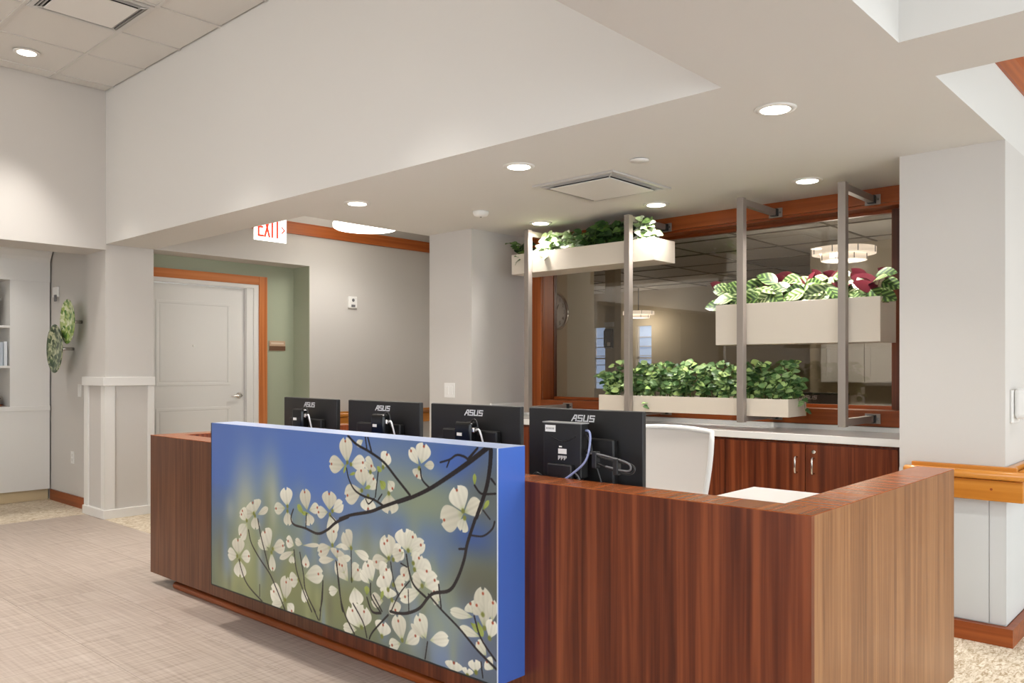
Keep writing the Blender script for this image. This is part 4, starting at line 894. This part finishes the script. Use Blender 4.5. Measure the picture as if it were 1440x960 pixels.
pt_ = thing('serving_tray', 'flat wooden tray under the bowl in the alcove', 'tray', (KX-.18, 2.42, .937)); MB().lathe([(0, 0), (.15, 0), (.155, .02), (.15, .02), (.146, .006), (0, .006)], (KX-.18, 2.42, .9372), n=36).build('dish', wood('tray_wood', ((96, 46, 26), (120, 60, 34), (140, 76, 44)), 'y'), pt_)
bw = thing('bowl', 'dark glazed bowl filled with cream balls in the alcove', 'bowl', (KX-.18, 2.42, .9432)); MB().lathe([(0, 0), (.06, 0), (.10, .035), (.135, .075), (.13, .076), (.095, .038), (0, .012)], (KX-.18, 2.42, .9436), n=36).build('dish', mat('dark_glaze', (70, 74, 84), .25), bw)
for k in range(9):
    a = k*2.4; r_ = .075 if k else 0
    t = MB().ball((KX-.18+math.cos(a)*r_*(1 if k % 2 else .8), 2.42+math.sin(a)*r_, 1.012 + (.014 if k % 3 == 0 else 0)), .029, seg=12).build('decor_ball', mat('cream_ball', (232, 222, 196), .7)); tag(t, 'cream decorative ball piled in the dark bowl', 'ball', 'cream balls in the bowl')

# ------------------------------------------------------------------ office beyond the window
OW = mat('office_wall_paint', (196, 184, 160), .7)
o_ = MB(); o_.box(-10.2, -10.0, 6.653, 12.0, 0, 2.66); o_.box(-10.0, -4.955, 6.653, 6.665, 0, 2.66); o_.box(-4.9615, -4.955, 5.34, 6.653, 0, 2.66)
struct(o_.build('wall_office_left', OW), 'cream side wall of the office', 'wall')
o_ = MB()
o_.box(-10.2, 3.4, 12.0, 12.2, 2.05, 2.7); o_.box(-10.2, 3.4, 12.0, 12.2, 0, .95)
for a, b in ((-10.2, -8.95), (-8.62, -8.02), (-7.70, 3.4)): o_.box(a, b, 12.0, 12.2, .95, 2.05)
struct(o_.build('wall_office_back', OW), 'far wall of the office with two small stand-in windows', 'wall')
struct(box('wall_office_right', OW, (-1.357, -1.25, 5.34, 12.0, 0, 2.7)), 'cream side wall of the office near the column', 'wall')
oc_ = MB(); oc_.box(-4.955, -1.25, 5.345, 12.2, 2.66, 2.8); oc_.box(-10.2, -4.955, 6.653, 12.2, 2.66, 2.8)
struct(oc_.build('ceiling_office', CEILP), 'pale office ceiling', 'ceiling')
tg = MB()
for k in range(7): tg.box(-4.95 if k < 1 else -10.0, -1.36, 5.9+.61*1.5*k, 5.92+.61*1.5*k, 2.650, 2.6599)
for k in range(9): tg.box(-9.4+.915*k, -9.38+.915*k, 5.35 if k > 4 else 6.67, 12.0, 2.6505, 2.6599)
struct(tg.build('trim_3', mat('office_tee', (120, 110, 98), .6), None), 'grey grid bars on the office ceiling', 'trim')
REFLP = mat('reflected_window_glow', (190, 210, 240), .3, emit=(150, 178, 226), es=.7)  # glowing panes put in for lobby windows reflected in the office glass
for n_, (a, b) in ((2, (-8.95, -8.62)), (3, (-8.02, -7.70))):
    wn = thing('window_%d' % n_, 'small glowing office window standing in for a reflected lobby window', 'window', ((a+b)/2, 12.05, .95), kind='structure')
    box('pane', REFLP, (a, b, 12.08, 12.09, .95, 2.05), wn); box('mullion', TRIMW, (a, b, 12.06, 12.0799, 1.48, 1.51), wn); box('mullion', TRIMW, (a, a+.03, 12.06, 12.0798, .95, 2.05), wn)
    for q in range(6): box('blind_slat', TRIMW, (a+.03, b, 12.04, 12.055, 1.05+.16*q, 1.065+.16*q), wn)
def pendant(x, y, z, label):  # pendants placed in the office to mimic lobby lamps mirrored in the glass
    t = thing('reflected_pendant', label, 'ceiling light', (x, y, z), 'office pendants standing in for reflected lobby lamps'); PL = mat('reflected_pendant_glow', (250, 244, 234), .5, emit=(255, 240, 224), es=.9)
    MB().lathe([(0, .055), (.265, .055), (.265, .11), (0, .11)], (x, y, z), n=32).build('upper_shade', PL, t); MB().lathe([(0, 0), (.19, 0), (.195, .05), (0, .05)], (x, y, z), n=32).build('lower_shade', PL, t)
    for r0, z0, z1 in ((.267, .055, .11), (.197, .0, .05)):
        for k in range(8):
            a = k*math.pi/4; MB().tube([(x+r0*math.cos(a), y+r0*math.sin(a), z+z0), (x+r0*math.cos(a), y+r0*math.sin(a), z+z1)], .004, n=5).build('rib', BLACKP, t)
    MB().tube([(x, y, z+.11), (x, y, 2.66)], .008, n=8).build('rod', BLACKP, t)
    l = bpy.data.lights.new('reflected_pendant_source', 'POINT'); l.energy = 34 if y < 9 else 12; l.shadow_soft_size = .2; l.color = WARM; lo = bpy.data.objects.new('reflected_pendant_source', l); COL.objects.link(lo); lo.parent = t; lo.location = (0, 0, -.12)
    return t
pendant(-2.70, 7.30, 2.255, 'two-tier drum pendant standing in for a reflected lobby lamp above the prayer plants'); pendant(-7.70, 11.6, 2.16, 'two-tier drum pendant deep in the office standing in for a reflected lobby lamp')
ck = thing('wall_clock', 'round white clock with silver rim on the office wall', 'clock', (-4.94, 6.04, 1.67)); C0 = (-4.9548, 6.04, 1.85)
MB().lathe([(.178, 0), (.178, .03), (.165, .034), (.160, .024), (.160, 0)], C0, n=40, axis='x').build('rim', CHROME, ck); fc_ = MB().lathe([(.160, .001), (.160, .012), (0, .012)], C0, n=40, axis='x').build('face', WHITEP, ck)
def text_mesh(txt, size, m, parent, M):
    c = bpy.data.curves.new('numeral', 'FONT'); c.body = txt; c.size = size; c.align_x = 'CENTER'; c.align_y = 'CENTER'; c.extrude = .0005
    o = bpy.data.objects.new('numeral', c); COL.objects.link(o); me = bpy.data.meshes.new_from_object(o.evaluated_get(bpy.context.evaluated_depsgraph_get())); bpy.data.objects.remove(o)
    q = bpy.data.objects.new('numeral', me); COL.objects.link(q); me.materials.clear(); me.materials.append(m); q.parent = parent
    M = M.copy(); M.translation -= ORG[parent.name]; q.matrix_local = M; return q
for h in range(1, 13):
    a = math.radians(90-30*h); M = Matrix(((0, 0, 1, C0[0]+.0128), (1, 0, 0, C0[1]+.125*math.cos(a)), (0, 1, 0, C0[2]+.125*math.sin(a)), (0, 0, 0, 1))); text_mesh(str(h), .05, BLACKP, fc_, M)
for a, l_ in ((60, .075), (200, .11)): MB().tube([(C0[0]+.016, C0[1], C0[2]), (C0[0]+.016, C0[1]+l_*math.cos(math.radians(a)), C0[2]+l_*math.sin(math.radians(a)))], .004, n=5).build('hand', BLACKP, ck)
# office desk with a monitor and a low cabinet wall
od = thing('office_desk', 'dark office desk behind the window', 'desk', (-2.6, 5.8, 0)); box('top', mat('dark_laminate', (64, 58, 52), .4), (-4.2, -1.5, 5.40, 6.15, .72, .75), od, .002)
for x in (-4.1, -2.85, -1.6): box('leg_panel', BLACKP, (x-.015, x+.015, 5.45, 6.1, 0, .72), od)
place(M4, (-2.335, 5.66, .75), 'black monitor back on the office desk behind the glass')
mo = bpy.data.objects[[o.name for o in bpy.data.objects if o.get('label', '').startswith('black monitor back on the office')][0]]; mo['group'] = 'monitors in the office'
struct(box('wall_office_partition', OW, (-3.7, -1.357, 9.0, 9.1, 0, 2.66)), 'short partition wall in the office', 'wall')
oc = thing('wall_cabinet', 'pale shaker wall cabinet on the office partition', 'cabinet', (-2.8, 8.85, 1.16)); box('carcass', TRIMW, (-3.45, -2.1, 8.70, 8.9995, 1.16, 1.85), oc)
for k in range(3):
    d = box('door', TRIMW, (-3.45+.45*k+.003, -3.0+.45*k-.003, 8.68, 8.6998, 1.165, 1.845), oc, .001); fm = MB(); x_ = -3.447+.45*k
    for (a, b_, c_, d_) in ((0, .444, 0, .06), (0, .444, .615, .675), (0, .06, .06, .615), (.384, .444, .06, .615)): fm.box(x_+a, x_+b_, 8.672, 8.6799, 1.167+c_, 1.167+d_)
    fm.build('rail_frame', TRIMW, d)
switch_plate('wall_outlet', 'dark outlet on the office partition below the cabinet', 'outlet', -2.62, 1.02, '-y', 9.0, outlet=True)
ph = thing('wall_phone', 'black wall phone in the office passage', 'phone', (-6.44, 9.0, 1.58))
pst = struct(MB().box(-6.52, -6.36, 9.02, 9.16, 0, 2.66).build('wall_pier', OW), 'slim pier in the office', 'wall')
b1 = box('body', BLACKP, (-6.50, -6.38, 8.97, 9.019, 1.58, 1.84), ph, .006); box('handset', BLACKG, (-6.495, -6.465, 8.945, 8.97, 1.60, 1.82), ph, .008); box('label_card', WHITEP, (-6.45, -6.40, 8.968, 8.9702, 1.61, 1.66), b1); box('mount', WHITEP, (-6.51, -6.37, 8.985, 9.019, 1.87, 1.93), ph)
pp = thing('paper_tray', 'white paper tray on the office desk', 'tray', (-1.80, 5.75, .75)); box('base', WHITEP, (-1.96, -1.66, 5.62, 5.90, .7502, .757), pp); box('rim', WHITEP, (-1.96, -1.66, 5.61, 5.62, .7502, .80), pp)
for k in range(2): box('paper_sheet', WHITEP, (-1.95, -1.67, 5.63, 5.89, .759+.004*k, .7605+.004*k), pp)
